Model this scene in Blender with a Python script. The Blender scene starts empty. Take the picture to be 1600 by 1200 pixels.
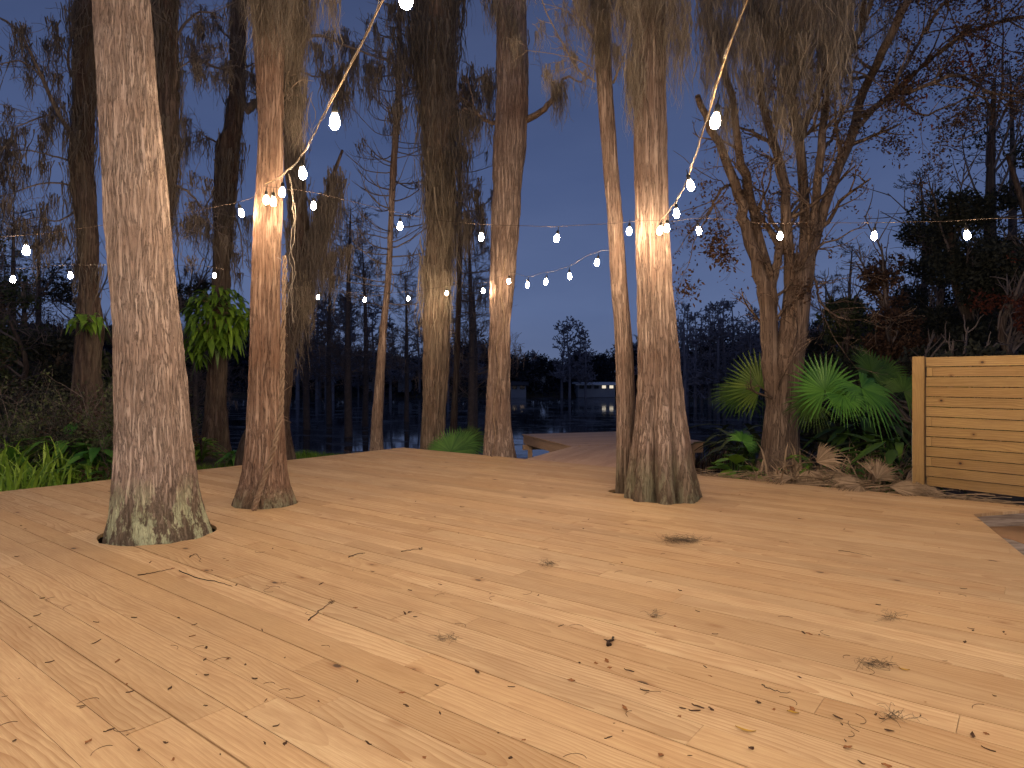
import bpy, math, random
import numpy as np
from mathutils import Vector
RNG = np.random.default_rng(7)
random.seed(7)
FL = 1032.0; HZ = 592.0; H = 1.5
def P(px, py, Y): return np.array([(px-800)/FL*Y, Y, H-(py-HZ)/FL*Y])
def G(px, py, z=0.0):
    Y = FL*(H-z)/(py-HZ); return np.array([(px-800)/FL*Y, Y, z])
scene = bpy.context.scene
COL = scene.collection

# ------------------------------------------------------------------ noise
def _h(ix, iy, iz, s):
    n = (ix*374761393 + iy*668265263 + iz*2147483647 + s*974711) & 0xffffffff
    n = ((n ^ (n >> 13))*1274126177) & 0xffffffff
    n = ((n ^ (n >> 16))*2246822519) & 0xffffffff
    return ((n ^ (n >> 15)) & 0xffffff)/float(0xffffff)
def vn(x, y, z, s=0):
    x, y, z = np.broadcast_arrays(np.asarray(x, float), np.asarray(y, float), np.asarray(z, float))
    ix, iy, iz = np.floor(x).astype(np.int64), np.floor(y).astype(np.int64), np.floor(z).astype(np.int64)
    fx, fy, fz = x-ix, y-iy, z-iz
    fx, fy, fz = [f*f*(3-2*f) for f in (fx, fy, fz)]
    r = 0
    for a in (0, 1):
        for b in (0, 1):
            for c in (0, 1):
                w = (fx if a else 1-fx)*(fy if b else 1-fy)*(fz if c else 1-fz)
                r = r + w*_h(ix+a, iy+b, iz+c, s)
    return r*2-1
def fbm(x, y, z, o=3, s=0):
    r = 0; a = 1.0
    for k in range(o):
        r = r + a*vn(x*2**k, y*2**k, z*2**k, s+k); a *= .5
    return r

# ------------------------------------------------------------------ mesh buffers
class MB:
    def __init__(s): s.v = []; s.q = []; s.t = []; s.n = 0; s.uv = []; s.c = []
    def add(s, v, q=None, t=None, uv=None, c=None):
        v = np.asarray(v, float).reshape(-1, 3)
        if q is not None and len(q): s.q.append(np.asarray(q, np.int64).reshape(-1, 4)+s.n)
        if t is not None and len(t): s.t.append(np.asarray(t, np.int64).reshape(-1, 3)+s.n)
        s.v.append(v); n = len(v)
        s.uv.append(np.zeros((n, 2)) if uv is None else np.asarray(uv, float).reshape(-1, 2))
        cc = np.zeros(n) if c is None else np.broadcast_to(np.asarray(c, float).reshape(-1), (n,)) if np.size(c) in (1, n) else np.zeros(n)
        s.c.append(cc); s.n += n
    def build(s, name, mat, parent=None, smooth=True):
        V = np.concatenate(s.v) if s.v else np.zeros((0, 3))
        off = np.array(wloc(parent)) if parent else np.zeros(3)
        V = V-off
        Q = np.concatenate(s.q) if s.q else np.zeros((0, 4), np.int64)
        T = np.concatenate(s.t) if s.t else np.zeros((0, 3), np.int64)
        me = bpy.data.meshes.new(name)
        me.vertices.add(len(V)); me.vertices.foreach_set('co', V.ravel())
        loops = np.concatenate([Q.ravel(), T.ravel()])
        me.loops.add(len(loops)); me.loops.foreach_set('vertex_index', loops.astype(np.int32))
        nf = len(Q)+len(T)
        me.polygons.add(nf)
        st = np.concatenate([np.arange(len(Q))*4, len(Q)*4+np.arange(len(T))*3])
        me.polygons.foreach_set('loop_start', st.astype(np.int32))
        me.polygons.foreach_set('use_smooth', np.full(nf, smooth))
        UV = np.concatenate(s.uv)
        if UV.any():
            l = me.uv_layers.new(name='UVMap'); l.data.foreach_set('uv', UV[loops].ravel())
        C = np.concatenate(s.c)
        if C.any():
            a = me.attributes.new('rnd', 'FLOAT', 'POINT'); a.data.foreach_set('value', C)
        me.update(calc_edges=True); me.validate()
        me.materials.append(mat)
        o = bpy.data.objects.new(name, me); COL.objects.link(o)
        if parent: o.parent = parent
        return o
def wloc(o):
    l = Vector((0, 0, 0))
    while o is not None: l += o.location; o = o.parent
    return l
def empty(name, loc):
    o = bpy.data.objects.new(name, None); COL.objects.link(o); o.location = [float(a) for a in loc]
    o.empty_display_size = .2; return o
def tag(o, label=None, cat=None, group=None, kind=None):
    if label: o['label'] = label
    if cat: o['category'] = cat
    if group: o['group'] = group
    if kind: o['kind'] = kind
    return o
def thing(name, loc, label, cat, group=None): return tag(empty(name, loc), label, cat, group)
def copy_tree(o, parent=None):
    c = o.copy(); COL.objects.link(c); c.parent = parent
    for ch in list(o.children): copy_tree(ch, c)
    return c

BOXQ = [(0,3,2,1),(4,5,6,7),(0,1,5,4),(1,2,6,5),(2,3,7,6),(3,0,4,7)]
def box(mb, c, ax, ay, az, c_=None, uv=False):
    """c centre, half-axes vectors"""
    c, ax, ay, az = [np.asarray(a, float) for a in (c, ax, ay, az)]
    v = [c+sx*ax+sy*ay+sz*az for sz in (-1, 1) for sx, sy in ((-1,-1),(1,-1),(1,1),(-1,1))]
    # separate faces so that edges stay crisp
    for f in BOXQ:
        p = np.array([v[i] for i in f])
        u = None
        if uv:
            L = np.linalg.norm(ax); ex = ax/L
            o = p-c
            uu = o@ex
            ey, ez = ay/np.linalg.norm(ay), az/np.linalg.norm(az)
            vv = o@ey + o@ez
            u = np.stack([uu+L, vv+.3], 1)
        mb.add(p, q=[(0,1,2,3)], uv=u, c=c_)
def tube(mb, pts, rad, sides=6, c=None, cap=False):
    pts = np.asarray(pts, float); n = len(pts); rad = np.broadcast_to(np.asarray(rad, float), (n,))
    tan = np.gradient(pts, axis=0); tan /= (np.linalg.norm(tan, axis=1, keepdims=True)+1e-9)
    ref = np.array([0, 1, 0]) if abs(tan[0][1]) < .8 else np.array([1, 0, 0])
    a = np.cross(tan, ref); a /= (np.linalg.norm(a, axis=1, keepdims=True)+1e-9)
    b = np.cross(tan, a)
    th = np.arange(sides)*2*math.pi/sides
    ring = a[:, None]*np.cos(th)[None, :, None]+b[:, None]*np.sin(th)[None, :, None]
    V = pts[:, None]+ring*rad[:, None, None]
    i, j = np.meshgrid(np.arange(n-1), np.arange(sides), indexing='ij'); k = (j+1) % sides
    Q = np.stack([i*sides+j, i*sides+k, (i+1)*sides+k, (i+1)*sides+j], -1).reshape(-1, 4)
    V = V.reshape(-1, 3)
    t = None
    if cap:
        V = np.vstack([V, pts[0], pts[-1]]); m = n*sides
        t = [(m, (x+1) % sides, x) for x in range(sides)]+[(m+1, (n-1)*sides+x, (n-1)*sides+(x+1) % sides) for x in range(sides)]
    mb.add(V, q=Q, t=t, c=c)
def smooth_path(pts, n):
    pts = np.asarray(pts, float); m = len(pts)
    t = np.linspace(0, m-1, n); out = []
    for x in t:
        i = min(int(x), m-2); f = x-i
        p0, p1, p2, p3 = pts[max(i-1, 0)], pts[i], pts[i+1], pts[min(i+2, m-1)]
        out.append(.5*((2*p1)+(-p0+p2)*f+(2*p0-5*p1+4*p2-p3)*f*f+(-p0+3*p1-3*p2+p3)*f**3))
    return np.array(out)
def lathe(mb, c, prof, seg=10, c_=None):
    c = np.asarray(c, float); th = np.arange(seg)*2*math.pi/seg
    V = np.array([[c[0]+r*math.cos(t), c[1]+r*math.sin(t), c[2]+z] for r, z in prof for t in th])
    n = len(prof)
    Q = [(i*seg+j, i*seg+(j+1) % seg, (i+1)*seg+(j+1) % seg, (i+1)*seg+j) for i in range(n-1) for j in range(seg)]
    mb.add(V, q=Q, c=c_)

# ------------------------------------------------------------------ materials
class NT:
    def __init__(s, name):
        s.m = bpy.data.materials.new(name); s.m.use_nodes = True; s.t = s.m.node_tree
        s.t.nodes.clear(); s.out = s.t.nodes.new('ShaderNodeOutputMaterial')
    def n(s, typ, inp=None, **props):
        x = s.t.nodes.new('ShaderNode'+typ)
        for k, v in props.items(): setattr(x, k, v)
        for k, v in (inp or {}).items(): s.set(x.inputs[k], v)
        return x
    def set(s, sock, v):
        if isinstance(v, bpy.types.NodeSocket): s.t.links.new(v, sock)
        else:
            if hasattr(sock, 'default_value'):
                if isinstance(v, (tuple, list)) and sock.type == 'RGBA' and len(v) == 3: v = (*v, 1)
                sock.default_value = v
    def math(s, op, a, b=0.0, c=0.0):
        x = s.t.nodes.new('ShaderNodeMath'); x.operation = op
        for i, v in enumerate((a, b, c)): s.set(x.inputs[i], v)
        return x.outputs[0]
    def ramp(s, fac, stops, interp='LINEAR'):
        x = s.t.nodes.new('ShaderNodeValToRGB'); x.color_ramp.interpolation = interp
        e = x.color_ramp.elements
        while len(e) < len(stops): e.new(.5)
        for i, (p, c) in enumerate(stops):
            e[i].position = p; e[i].color = (*c, 1) if len(c) == 3 else c
        s.set(x.inputs[0], fac); return x.outputs[0]
    def mix(s, fac, a, b, mode='MIX'):
        x = s.t.nodes.new('ShaderNodeMix'); x.data_type = 'RGBA'; x.blend_type = mode
        s.set(x.inputs[0], fac); s.set(x.inputs[6], a); s.set(x.inputs[7], b); return x.outputs[2]
    def noise(s, vec, scale, detail=4, rough=.6, dist=0.0, dim='3D'):
        return s.n('TexNoise', {'Vector': vec, 'Scale': scale, 'Detail': detail, 'Roughness': rough, 'Distortion': dist}).outputs[0]
    def bsdf(s, col, rough=.7, normal=None, **extra):
        b = s.n('BsdfPrincipled'); s.set(b.inputs['Base Color'], col); s.set(b.inputs['Roughness'], rough)
        if normal is not None: s.set(b.inputs['Normal'], normal)
        for k, v in extra.items(): s.set(b.inputs[k], v)
        s.t.links.new(b.outputs[0], s.out.inputs[0]); return b
    def bump(s, h, strength=.5, dist=.01):
        return s.n('Bump', {'Height': h, 'Strength': strength, 'Distance': dist}).outputs[0]
def mapped(n, scale, src='Object'):
    tc = n.n('TexCoord'); return n.n('Mapping', {'Vector': tc.outputs[src], 'Scale': scale}).outputs[0]

def wood_mat(name, pale, mid, ring, dark=(.16,.07,.03), knots=1.0, pith=1.0, val=1.0, ks=1.0):
    n = NT(name)
    uv = n.n('UVMap').outputs[0]
    r = n.n('Attribute', attribute_name='rnd').outputs['Fac']
    sep = n.n('SeparateXYZ', {0: uv}); u, v = sep.outputs[0], sep.outputs[1]
    off = n.math('MULTIPLY', r, 137.0)
    uo = n.math('ADD', u, off)
    lowv = n.n('CombineXYZ', {0: n.math('MULTIPLY', uo, .9), 1: n.math('MULTIPLY', v, 3.0), 2: off}).outputs[0]
    wob = n.math('SUBTRACT', n.noise(lowv, 1.0, 3, .55), .5)
    low2 = n.n('CombineXYZ', {0: n.math('MULTIPLY', uo, .35), 1: off, 2: 3.3}).outputs[0]
    wob2 = n.math('SUBTRACT', n.noise(low2, 1.0, 2, .5), .5)
    v0 = n.math('SUBTRACT', n.math('FRACT', n.math('MULTIPLY', r, 17.31)), .45)     # pith position across
    V = n.math('ADD', n.math('SUBTRACT', v, n.math('MULTIPLY', v0, .16)), n.math('MULTIPLY', wob, .17))
    W = n.math('ADD', n.math('MULTIPLY', n.math('FRACT', n.math('MULTIPLY', r, 53.7)), .09*pith), n.math('MULTIPLY', wob2, .52))
    d = n.math('SQRT', n.math('ADD', n.math('MULTIPLY', V, V), n.math('MULTIPLY', W, W)))
    d = n.math('ADD', d, n.math('MULTIPLY', wob, .012))
    tone0 = n.math('FRACT', n.math('MULTIPLY', r, 11.9))
    s1 = n.math('FRACT', n.math('MULTIPLY', d, n.math('ADD', 26.0, n.math('MULTIPLY', tone0, 22.0))))
    ringf = n.math('POWER', s1, 2.2)                                  # slow rise, sharp end = latewood line
    fine = n.noise(n.n('CombineXYZ', {0: n.math('MULTIPLY', uo, 7.0), 1: n.math('MULTIPLY', v, 260.0), 2: off}).outputs[0], 1.0, 4, .7)
    patch = n.noise(n.n('CombineXYZ', {0: n.math('MULTIPLY', uo, 1.6), 1: n.math('MULTIPLY', v, 9.0), 2: off}).outputs[0], 1.0, 3, .6)
    tone = n.math('FRACT', n.math('MULTIPLY', r, 7.77))
    base = n.mix(n.math('MULTIPLY', tone, .85), pale, mid)
    rs = n.math('MULTIPLY', ringf, n.math('ADD', .25, n.math('MULTIPLY', n.math('FRACT', n.math('MULTIPLY', r, 91.3)), .55)))
    colr = n.mix(rs, base, ring)
    colr = n.mix(n.ramp(patch, [(.45, (0,0,0)), (.8, (.55,.55,.55))]), colr, ring)
    colr = n.mix(n.math('MULTIPLY', n.ramp(fine, [(.38, (0,0,0)), (.66, (1,1,1))]), .40), colr, (ring[0]*.8, ring[1]*.75, ring[2]*.7))
    # knots
    kv = n.n('CombineXYZ', {0: n.math('MULTIPLY', uo, 2.1*ks), 1: n.math('MULTIPLY', v, 3.6*(1+(ks-1)*.4)), 2: off}).outputs[0]
    vo = n.n('TexVoronoi', {'Vector': kv, 'Scale': 1.0, 'Randomness': 1.0})
    kd = vo.outputs['Distance']
    kr = n.n('SeparateColor', {0: vo.outputs['Color']}).outputs[0]
    kon = n.math('GREATER_THAN', kr, 1-.42*knots)
    core = n.math('MULTIPLY', n.ramp(kd, [(.05, (1,1,1)), (.075, (0,0,0))]), kon)
    halo = n.math('MULTIPLY', n.ramp(kd, [(.05, (.7,.7,.7)), (.18, (0,0,0))]), kon)
    colr = n.mix(halo, colr, (ring[0]*.75, ring[1]*.62, ring[2]*.5))
    colr = n.mix(core, colr, tuple(x*.35 for x in dark))
    # dirt, world-scale
    tc = n.n('TexCoord').outputs['Object']
    dirt = n.noise(tc, .9, 4, .65)
    colr = n.mix(n.ramp(dirt, [(.42, (0,0,0)), (.75, (.32,.32,.32))]), colr, (.30,.20,.12))
    spk = n.n('TexVoronoi', {'Vector': tc, 'Scale': 26.0}).outputs['Distance']
    colr = n.mix(n.math('MULTIPLY', n.ramp(spk, [(.03, (.8,.8,.8)), (.085, (0,0,0))]), n.ramp(n.noise(tc, 1.7, 2), [(.5, (0,0,0)), (.62, (1,1,1))])), colr, (.10,.06,.04))
    hsv = n.n('HueSaturation', {'Color': colr, 'Value': n.math('ADD', .91*val, n.math('MULTIPLY', n.math('FRACT', n.math('MULTIPLY', r, 31.9)), .16*val)), 'Saturation': 1.0})
    bh = n.math('ADD', n.math('MULTIPLY', fine, .6), n.math('MULTIPLY', ringf, .3))
    n.bsdf(hsv.outputs[0], n.math('ADD', .5, n.math('MULTIPLY', fine, .2)), n.bump(bh, .25, .004), **{'Specular IOR Level': .3})
    return n.m
M_deck = wood_mat('pale_pine_boards', (.61,.45,.27), (.50,.333,.172), (.33,.175,.075))
M_fence = wood_mat('treated_pine_fence', (.36,.245,.10), (.28,.175,.065), (.16,.085,.032), knots=1.5, ks=1.7, dark=(.07,.03,.015))
M_dock = wood_mat('older_red_boards', (.56,.40,.28), (.48,.32,.21), (.32,.19,.12), knots=.6)

def bark_mat(name, dark, mid, light, red=None, lichen=0.0, lz=.9, sx=34, moss=0.0):
    n = NT(name)
    tc = n.n('TexCoord').outputs['Object']
    warp = n.noise(tc, 1.3, 3, .6)
    w = n.n('VectorMath', {0: tc, 1: n.n('CombineXYZ', {0: n.math('MULTIPLY', warp, .10), 1: n.math('MULTIPLY', warp, .07), 2: 0.0}).outputs[0]}, operation='ADD').outputs[0]
    m1 = n.n('Mapping', {'Vector': w, 'Scale': (sx, sx, sx*.034)}).outputs[0]
    m2 = n.n('Mapping', {'Vector': w, 'Scale': (sx*2.2, sx*2.2, sx*.10)}).outputs[0]
    f1 = n.noise(m1, 1.0, 5, .62, .3); f2 = n.noise(m2, 1.0, 4, .7)
    f = n.math('ADD', n.math('MULTIPLY', f1, .65), n.math('MULTIPLY', f2, .35))
    fis = n.ramp(n.math('ABSOLUTE', n.math('SUBTRACT', f1, .5)), [(0, (.92,.92,.92)), (.014, (.6,.6,.6)), (.035, (0,0,0))])
    c = n.ramp(f, [(.34, dark), (.44, mid), (.58, light), (.74, tuple(min(1, x*1.3) for x in light))])
    big = n.noise(tc, 1.1, 4, .6)
    if red: c = n.mix(n.ramp(big, [(.40, (0,0,0)), (.66, (.85,.85,.85))]), c, n.mix(f, tuple(x*.45 for x in red), red))
    blot = n.noise(n.n('Mapping', {'Vector': tc, 'Scale': (5, 5, 1.6)}).outputs[0], 1.0, 5, .65)
    c = n.mix(n.ramp(blot, [(.33, (.4,.4,.4)), (.55, (0,0,0))]), c, n.mix(f, tuple(x*.4 for x in mid), tuple(x*1.0 for x in mid)))
    c = n.mix(n.math('MULTIPLY', fis, .72), c, tuple(x*.55 for x in dark))
    if lichen > 0:
        z = n.n('SeparateXYZ', {0: tc}).outputs[2]
        lowz = n.ramp(n.math('DIVIDE', z, lz), [(0, (1,1,1)), (.6, (.9,.9,.9)), (1.0, (0,0,0))])
        foot_dark = n.math('MULTIPLY', lowz, .75)  # darker brown towards the foot of the trunk
        c = n.mix(foot_dark, c, n.mix(f, (.035,.028,.02), (.16,.135,.085)))
        ln = n.noise(n.n('Mapping', {'Vector': tc, 'Scale': (5.5, 5.5, 2.0)}).outputs[0], 1.0, 6, .72)
        lm = n.math('MULTIPLY', n.ramp(ln, [(.50, (0,0,0)), (.55, (1,1,1))]), n.math('MULTIPLY', lowz, lichen))
        c = n.mix(n.math('MULTIPLY', lm, n.ramp(f2, [(.3, (.25,.25,.25)), (.6, (1,1,1))])), c, (.62,.68,.46))
    if moss > 0:
        mn = n.noise(n.n('Mapping', {'Vector': tc, 'Scale': (3, 3, 1.0)}).outputs[0], 1.0, 5, .7)
        c = n.mix(n.math('MULTIPLY', n.ramp(mn, [(.42, (0,0,0)), (.6, (1,1,1))]), moss), c, n.mix(f, (.045,.038,.03), (.22,.185,.145)))
    n.bsdf(c, .9, n.bump(n.math('SUBTRACT', f, n.math('MULTIPLY', fis, .25)), 1.0, .035), **{'Specular IOR Level': .12})
    return n.m
M_bark_pale = bark_mat('pale_fibrous_bark', (.08,.058,.048), (.33,.255,.22), (.58,.475,.42), red=(.44,.31,.25), lichen=1.0, lz=.95, sx=46)
M_bark_red = bark_mat('red_brown_bark', (.06,.035,.026), (.26,.17,.13), (.45,.33,.26), red=(.28,.155,.10), lichen=.35, lz=.6)
M_bark_mid = bark_mat('brown_cypress_bark', (.06,.04,.032), (.24,.175,.145), (.44,.345,.29), red=(.26,.165,.125), lichen=.25, lz=1.0)
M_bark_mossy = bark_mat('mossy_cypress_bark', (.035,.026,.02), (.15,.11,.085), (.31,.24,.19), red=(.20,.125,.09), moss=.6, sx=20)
M_bark_dark = bark_mat('dark_shaded_bark', (.02,.014,.013), (.065,.047,.043), (.125,.092,.082), red=(.085,.052,.042), moss=.5, sx=22)  # bark for the dim trunks, their shade put into the darker colour
M_bark_smooth = bark_mat('smooth_brown_bark', (.05,.036,.03), (.17,.122,.097), (.28,.21,.165), red=(.19,.125,.09), sx=16)
def flat_mat(name, a, b, scale=6.0, rough=.8, trans=0.0, spec=.2, bump=0.0):
    n = NT(name); tc = n.n('TexCoord').outputs['Object']
    f = n.noise(tc, scale, 4, .6)
    r = n.n('Attribute', attribute_name='rnd').outputs['Fac']
    c = n.mix(n.ramp(n.math('ADD', n.math('MULTIPLY', f, .6), n.math('MULTIPLY', r, .4)), [(.25, (0,0,0)), (.7, (1,1,1))]), a, b)
    nm = n.bump(f, bump, .02) if bump else None
    bs = n.bsdf(c, rough, nm, **{'Specular IOR Level': spec})
    if trans:
        tr = n.n('BsdfTranslucent', {'Color': c}); mx = n.n('MixShader', {0: trans, 1: bs.outputs[0], 2: tr.outputs[0]})
        n.t.links.new(mx.outputs[0], n.out.inputs[0])
    return n.m
M_moss = flat_mat('grey_brown_moss', (.11,.09,.07), (.34,.285,.225), 3.0, .95, .35, .05)
M_moss_dark = flat_mat('dark_moss', (.07,.06,.055), (.165,.14,.12), 3.0, .95, .2, .05)
M_moss_grey = flat_mat('grey_green_moss', (.20,.19,.15), (.40,.38,.31), 3.0, .95, .2, .05)
M_twig = flat_mat('dark_twig_bark', (.08,.065,.065), (.17,.14,.13), 5.0, .9)
M_twig_lit = flat_mat('lit_twig_bark', (.14,.10,.07), (.32,.25,.19), 5.0, .9)  # lit copy of the twig bark, bulb light put into its paler colour
M_leaf_dark = flat_mat('dark_evergreen_leaf', (.03,.045,.02), (.09,.11,.05), 2.0, .5, .15)
M_leaf_black = flat_mat('shaded_leaf', (.02,.024,.02), (.05,.055,.045), 2.0, .7, .1, .1)  # leaf for the unlit wood, shade painted into its near-black colour
M_leaf_brown = flat_mat('brown_autumn_leaf', (.035,.022,.016), (.10,.055,.035), 2.0, .7, .2)
M_leaf_red = flat_mat('rust_red_leaf', (.05,.018,.012), (.13,.038,.022), 2.0, .7, .2)
M_vine_leaf = flat_mat('broad_green_leaf', (.05,.12,.015), (.16,.28,.03), 4.0, .4, .3, .4)
M_palm = flat_mat('fan_palm_green', (.025,.11,.012), (.10,.25,.035), 2.5, .42, .25, .4)
M_palm_y = flat_mat('fan_palm_yellow_green', (.06,.13,.015), (.17,.25,.04), 2.5, .45, .3, .4)
M_palm_d = flat_mat('fan_palm_shaded', (.022,.06,.008), (.06,.12,.018), 2.5, .5, .2, .3)  # shaded copy of the palm green, shade put into the colour
M_dead = flat_mat('dry_dead_frond', (.13,.09,.055), (.36,.265,.18), 5.0, .85, .15, .1)
M_grass = flat_mat('lawn_grass', (.045,.12,.012), (.15,.28,.035), 3.0, .6, .3)
M_strap = flat_mat('strap_leaf_green', (.10,.22,.02), (.30,.46,.06), 3.0, .45, .3, .4)
M_far = flat_mat('hazy_far_bark', (.18,.18,.22), (.32,.32,.38), .3, 1.0, 0, 0)  # distance haze painted into the albedo as a pale blue-grey
M_far_leaf = flat_mat('hazy_far_foliage', (.022,.028,.038), (.05,.058,.078), .25, 1.0, 0, 0)  # bluish haze of distance mixed into the leaf colour
M_far_leaf2 = flat_mat('hazy_far_bare_twigs', (.16,.16,.20), (.30,.30,.37), .3, 1.0, 0, 0)  # twigs greyed and lightened in colour to stand in for haze
M_black = flat_mat('black_socket_rubber', (.012,.012,.012), (.02,.02,.02), 20, .5)
M_wire = flat_mat('weathered_white_wire', (.22,.19,.16), (.42,.37,.31), 30, .5)
M_rope = flat_mat('beige_support_rope', (.40,.28,.16), (.60,.45,.28), 60, .8, bump=.5)
M_cable = flat_mat('dark_brown_cable', (.05,.035,.028), (.12,.09,.07), 30, .6)
M_vine = flat_mat('woody_vine_bark', (.20,.14,.10), (.46,.36,.27), 20, .9, bump=.8)
def bulb_mat(name, st, col):
    n = NT(name)
    e = n.n('Emission', {'Color': col, 'Strength': st})
    n.t.links.new(e.outputs[0], n.out.inputs[0]); return n.m
M_bulb = bulb_mat('lit_bulb_glass', 520.0, (1,.72,.45,1))
M_bulb_hi = bulb_mat('unseen_fill_bulb', 1500.0, (1,.775,.54,1))  # stronger glow for the strings added out of view as fill light
def soil_mat():
    n = NT('dark_soil_and_litter'); tc = n.n('TexCoord').outputs['Object']
    a = n.noise(tc, 9, 6, .75); b = n.noise(tc, 1.1, 3)
    c = n.ramp(a, [(.3, (.012,.009,.006)), (.55, (.06,.038,.024)), (.75, (.14,.09,.06))])
    c = n.mix(n.ramp(b, [(.45, (0,0,0)), (.65, (.7,.7,.7))]), c, (.022,.036,.010))
    n.bsdf(c, .95, n.bump(a, .8, .05)); return n.m
M_soil = soil_mat()
def water_mat():
    n = NT('still_lake_water'); tc = n.n('TexCoord').outputs['Object']
    rip = n.noise(n.n('Mapping', {'Vector': tc, 'Scale': (.5, 1.4, 1)}).outputs[0], 2.2, 4, .6)
    b = n.n('BsdfPrincipled', {'Base Color': (.006,.008,.012,1), 'Roughness': .05, 'IOR': 1.33, 'Normal': n.bump(rip, .03, .03)})
    sc = n.noise(n.n('Mapping', {'Vector': tc, 'Scale': (.35, .75, 1)}).outputs[0], 1.0, 7, .74)
    fine = n.noise(tc, 14, 3, .7)
    d = n.n('BsdfPrincipled', {'Base Color': n.ramp(fine, [(.35, (.010,.012,.018)), (.7, (.04,.044,.056))]), 'Roughness': .7, 'Normal': n.bump(fine, .5, .02)})
    f = n.ramp(n.math('ADD', sc, n.math('MULTIPLY', n.math('SUBTRACT', fine, .5), .22)), [(.50, (0,0,0)), (.57, (.85,.85,.85))])
    mx = n.n('MixShader', {0: f, 1: b.outputs[0], 2: d.outputs[0]})
    n.t.links.new(mx.outputs[0], n.out.inputs[0]); return n.m
M_water = water_mat()
def patio_mat():
    n = NT('weathered_grey_patio'); tc = n.n('TexCoord').outputs['Object']
    mp = n.n('Mapping', {'Vector': tc, 'Rotation': (0,0,.9), 'Scale': (1.0, 4.5, 1)}).outputs[0]
    a = n.noise(mp, 2.2, 5, .6, .8); b = n.noise(tc, 30, 4, .7)
    c = n.ramp(a, [(.33, (.06,.045,.04)), (.47, (.17,.135,.12)), (.62, (.33,.29,.27))])
    c = n.mix(n.math('MULTIPLY', b, .3), c, (.10,.07,.05))
    n.bsdf(c, .7, n.bump(b, .3, .01)); return n.m
M_patio = patio_mat()
M_stone = flat_mat('brown_flagstone', (.20,.12,.07), (.34,.21,.13), 5.0, .8, bump=.4)
M_hwall = flat_mat('pale_house_wall', (.24,.26,.31), (.34,.36,.41), 1.0, .9)
M_hroof = flat_mat('dark_shingle_roof', (.05,.05,.06), (.09,.09,.10), 1.0, .9)
M_hroof_pale = flat_mat('pale_metal_roof', (.55,.60,.68), (.75,.78,.85), 1.0, .7)
M_hglass = flat_mat('dark_window_glass', (.02,.025,.03), (.04,.045,.05), 1.0, .1, spec=.6)
def lit_glass():
    n = NT('lit_window_glass'); e = n.n('Emission', {'Color': (1,.86,.66,1), 'Strength': .9}); n.t.links.new(e.outputs[0], n.out.inputs[0]); return n.m
M_lit = lit_glass()
M_pipe = flat_mat('pale_grey_pipe', (.30,.36,.38), (.42,.48,.50), 10, .4)

# ------------------------------------------------------------------ camera, world
cam = bpy.data.cameras.new('camera'); co = bpy.data.objects.new('camera', cam); COL.objects.link(co)
co.location = (0, 0, H); co.rotation_euler = (math.radians(90), 0, 0)
cam.sensor_width = 36; cam.lens = FL/1600*36; cam.shift_y = -(600-HZ)/1600; cam.clip_end = 3000; cam.clip_start = .05
scene.camera = co
scene.view_settings.view_transform = 'Standard'; scene.view_settings.look = 'None'; scene.view_settings.exposure = 0
scene.cycles.use_denoising = True
scene.cycles.sample_clamp_indirect = 4.0
scene.cycles.max_bounces = 5; scene.cycles.diffuse_bounces = 3; scene.cycles.glossy_bounces = 2
scene.cycles.transparent_max_bounces = 4
scene.cycles.caustics_reflective = False; scene.cycles.caustics_refractive = False
w = bpy.data.worlds.new('World'); scene.world = w; w.use_nodes = True
wt = w.node_tree; wt.nodes.clear()
wo = wt.nodes.new('ShaderNodeOutputWorld'); bg = wt.nodes.new('ShaderNodeBackground')
tc = wt.nodes.new('ShaderNodeTexCoord'); sp = wt.nodes.new('ShaderNodeSeparateXYZ'); wt.links.new(tc.outputs['Generated'], sp.inputs[0])
rp = wt.nodes.new('ShaderNodeValToRGB'); wt.links.new(sp.outputs[2], rp.inputs[0])
for i, (p, c) in enumerate([(0.0, (.122,.166,.290)), (.10, (.098,.148,.295)), (.28, (.070,.110,.243)), (.55, (.040,.062,.145))]):
    e = rp.color_ramp.elements
    if i >= len(e): e.new(p)
    e[i].position = p; e[i].color = (*c, 1)
mpn = wt.nodes.new('ShaderNodeMapping'); mpn.inputs['Scale'].default_value = (1.2, 1.2, 4.0); wt.links.new(tc.outputs['Generated'], mpn.inputs[0])
nz = wt.nodes.new('ShaderNodeTexNoise'); nz.inputs['Scale'].default_value = 1.6; nz.inputs['Detail'].default_value = 5; wt.links.new(mpn.outputs[0], nz.inputs[0])
r2 = wt.nodes.new('ShaderNodeValToRGB'); r2.color_ramp.elements[0].position = .35; r2.color_ramp.elements[0].color = (.88,.86,.88,1)
r2.color_ramp.elements[1].position = .72; r2.color_ramp.elements[1].color = (1.22,1.12,1.06,1); wt.links.new(nz.outputs[0], r2.inputs[0])
mu = wt.nodes.new('ShaderNodeMix'); mu.data_type = 'RGBA'; mu.blend_type = 'MULTIPLY'; mu.inputs[0].default_value = 1
wt.links.new(rp.outputs[0], mu.inputs[6]); wt.links.new(r2.outputs[0], mu.inputs[7])
sky = wt.nodes.new('ShaderNodeTexSky'); sky.sky_type = 'NISHITA'; sky.sun_disc = False; sky.sun_elevation = math.radians(-4); sky.sun_rotation = math.radians(200)
sk = wt.nodes.new('ShaderNodeMix'); sk.data_type = 'RGBA'; sk.blend_type = 'ADD'; sk.inputs[0].default_value = .05
wt.links.new(mu.outputs[2], sk.inputs[6]); wt.links.new(sky.outputs[0], sk.inputs[7])
wt.links.new(sk.outputs[2], bg.inputs[0]); bg.inputs[1].default_value = 1.0
wt.links.new(bg.outputs[0], wo.inputs[0])

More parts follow.
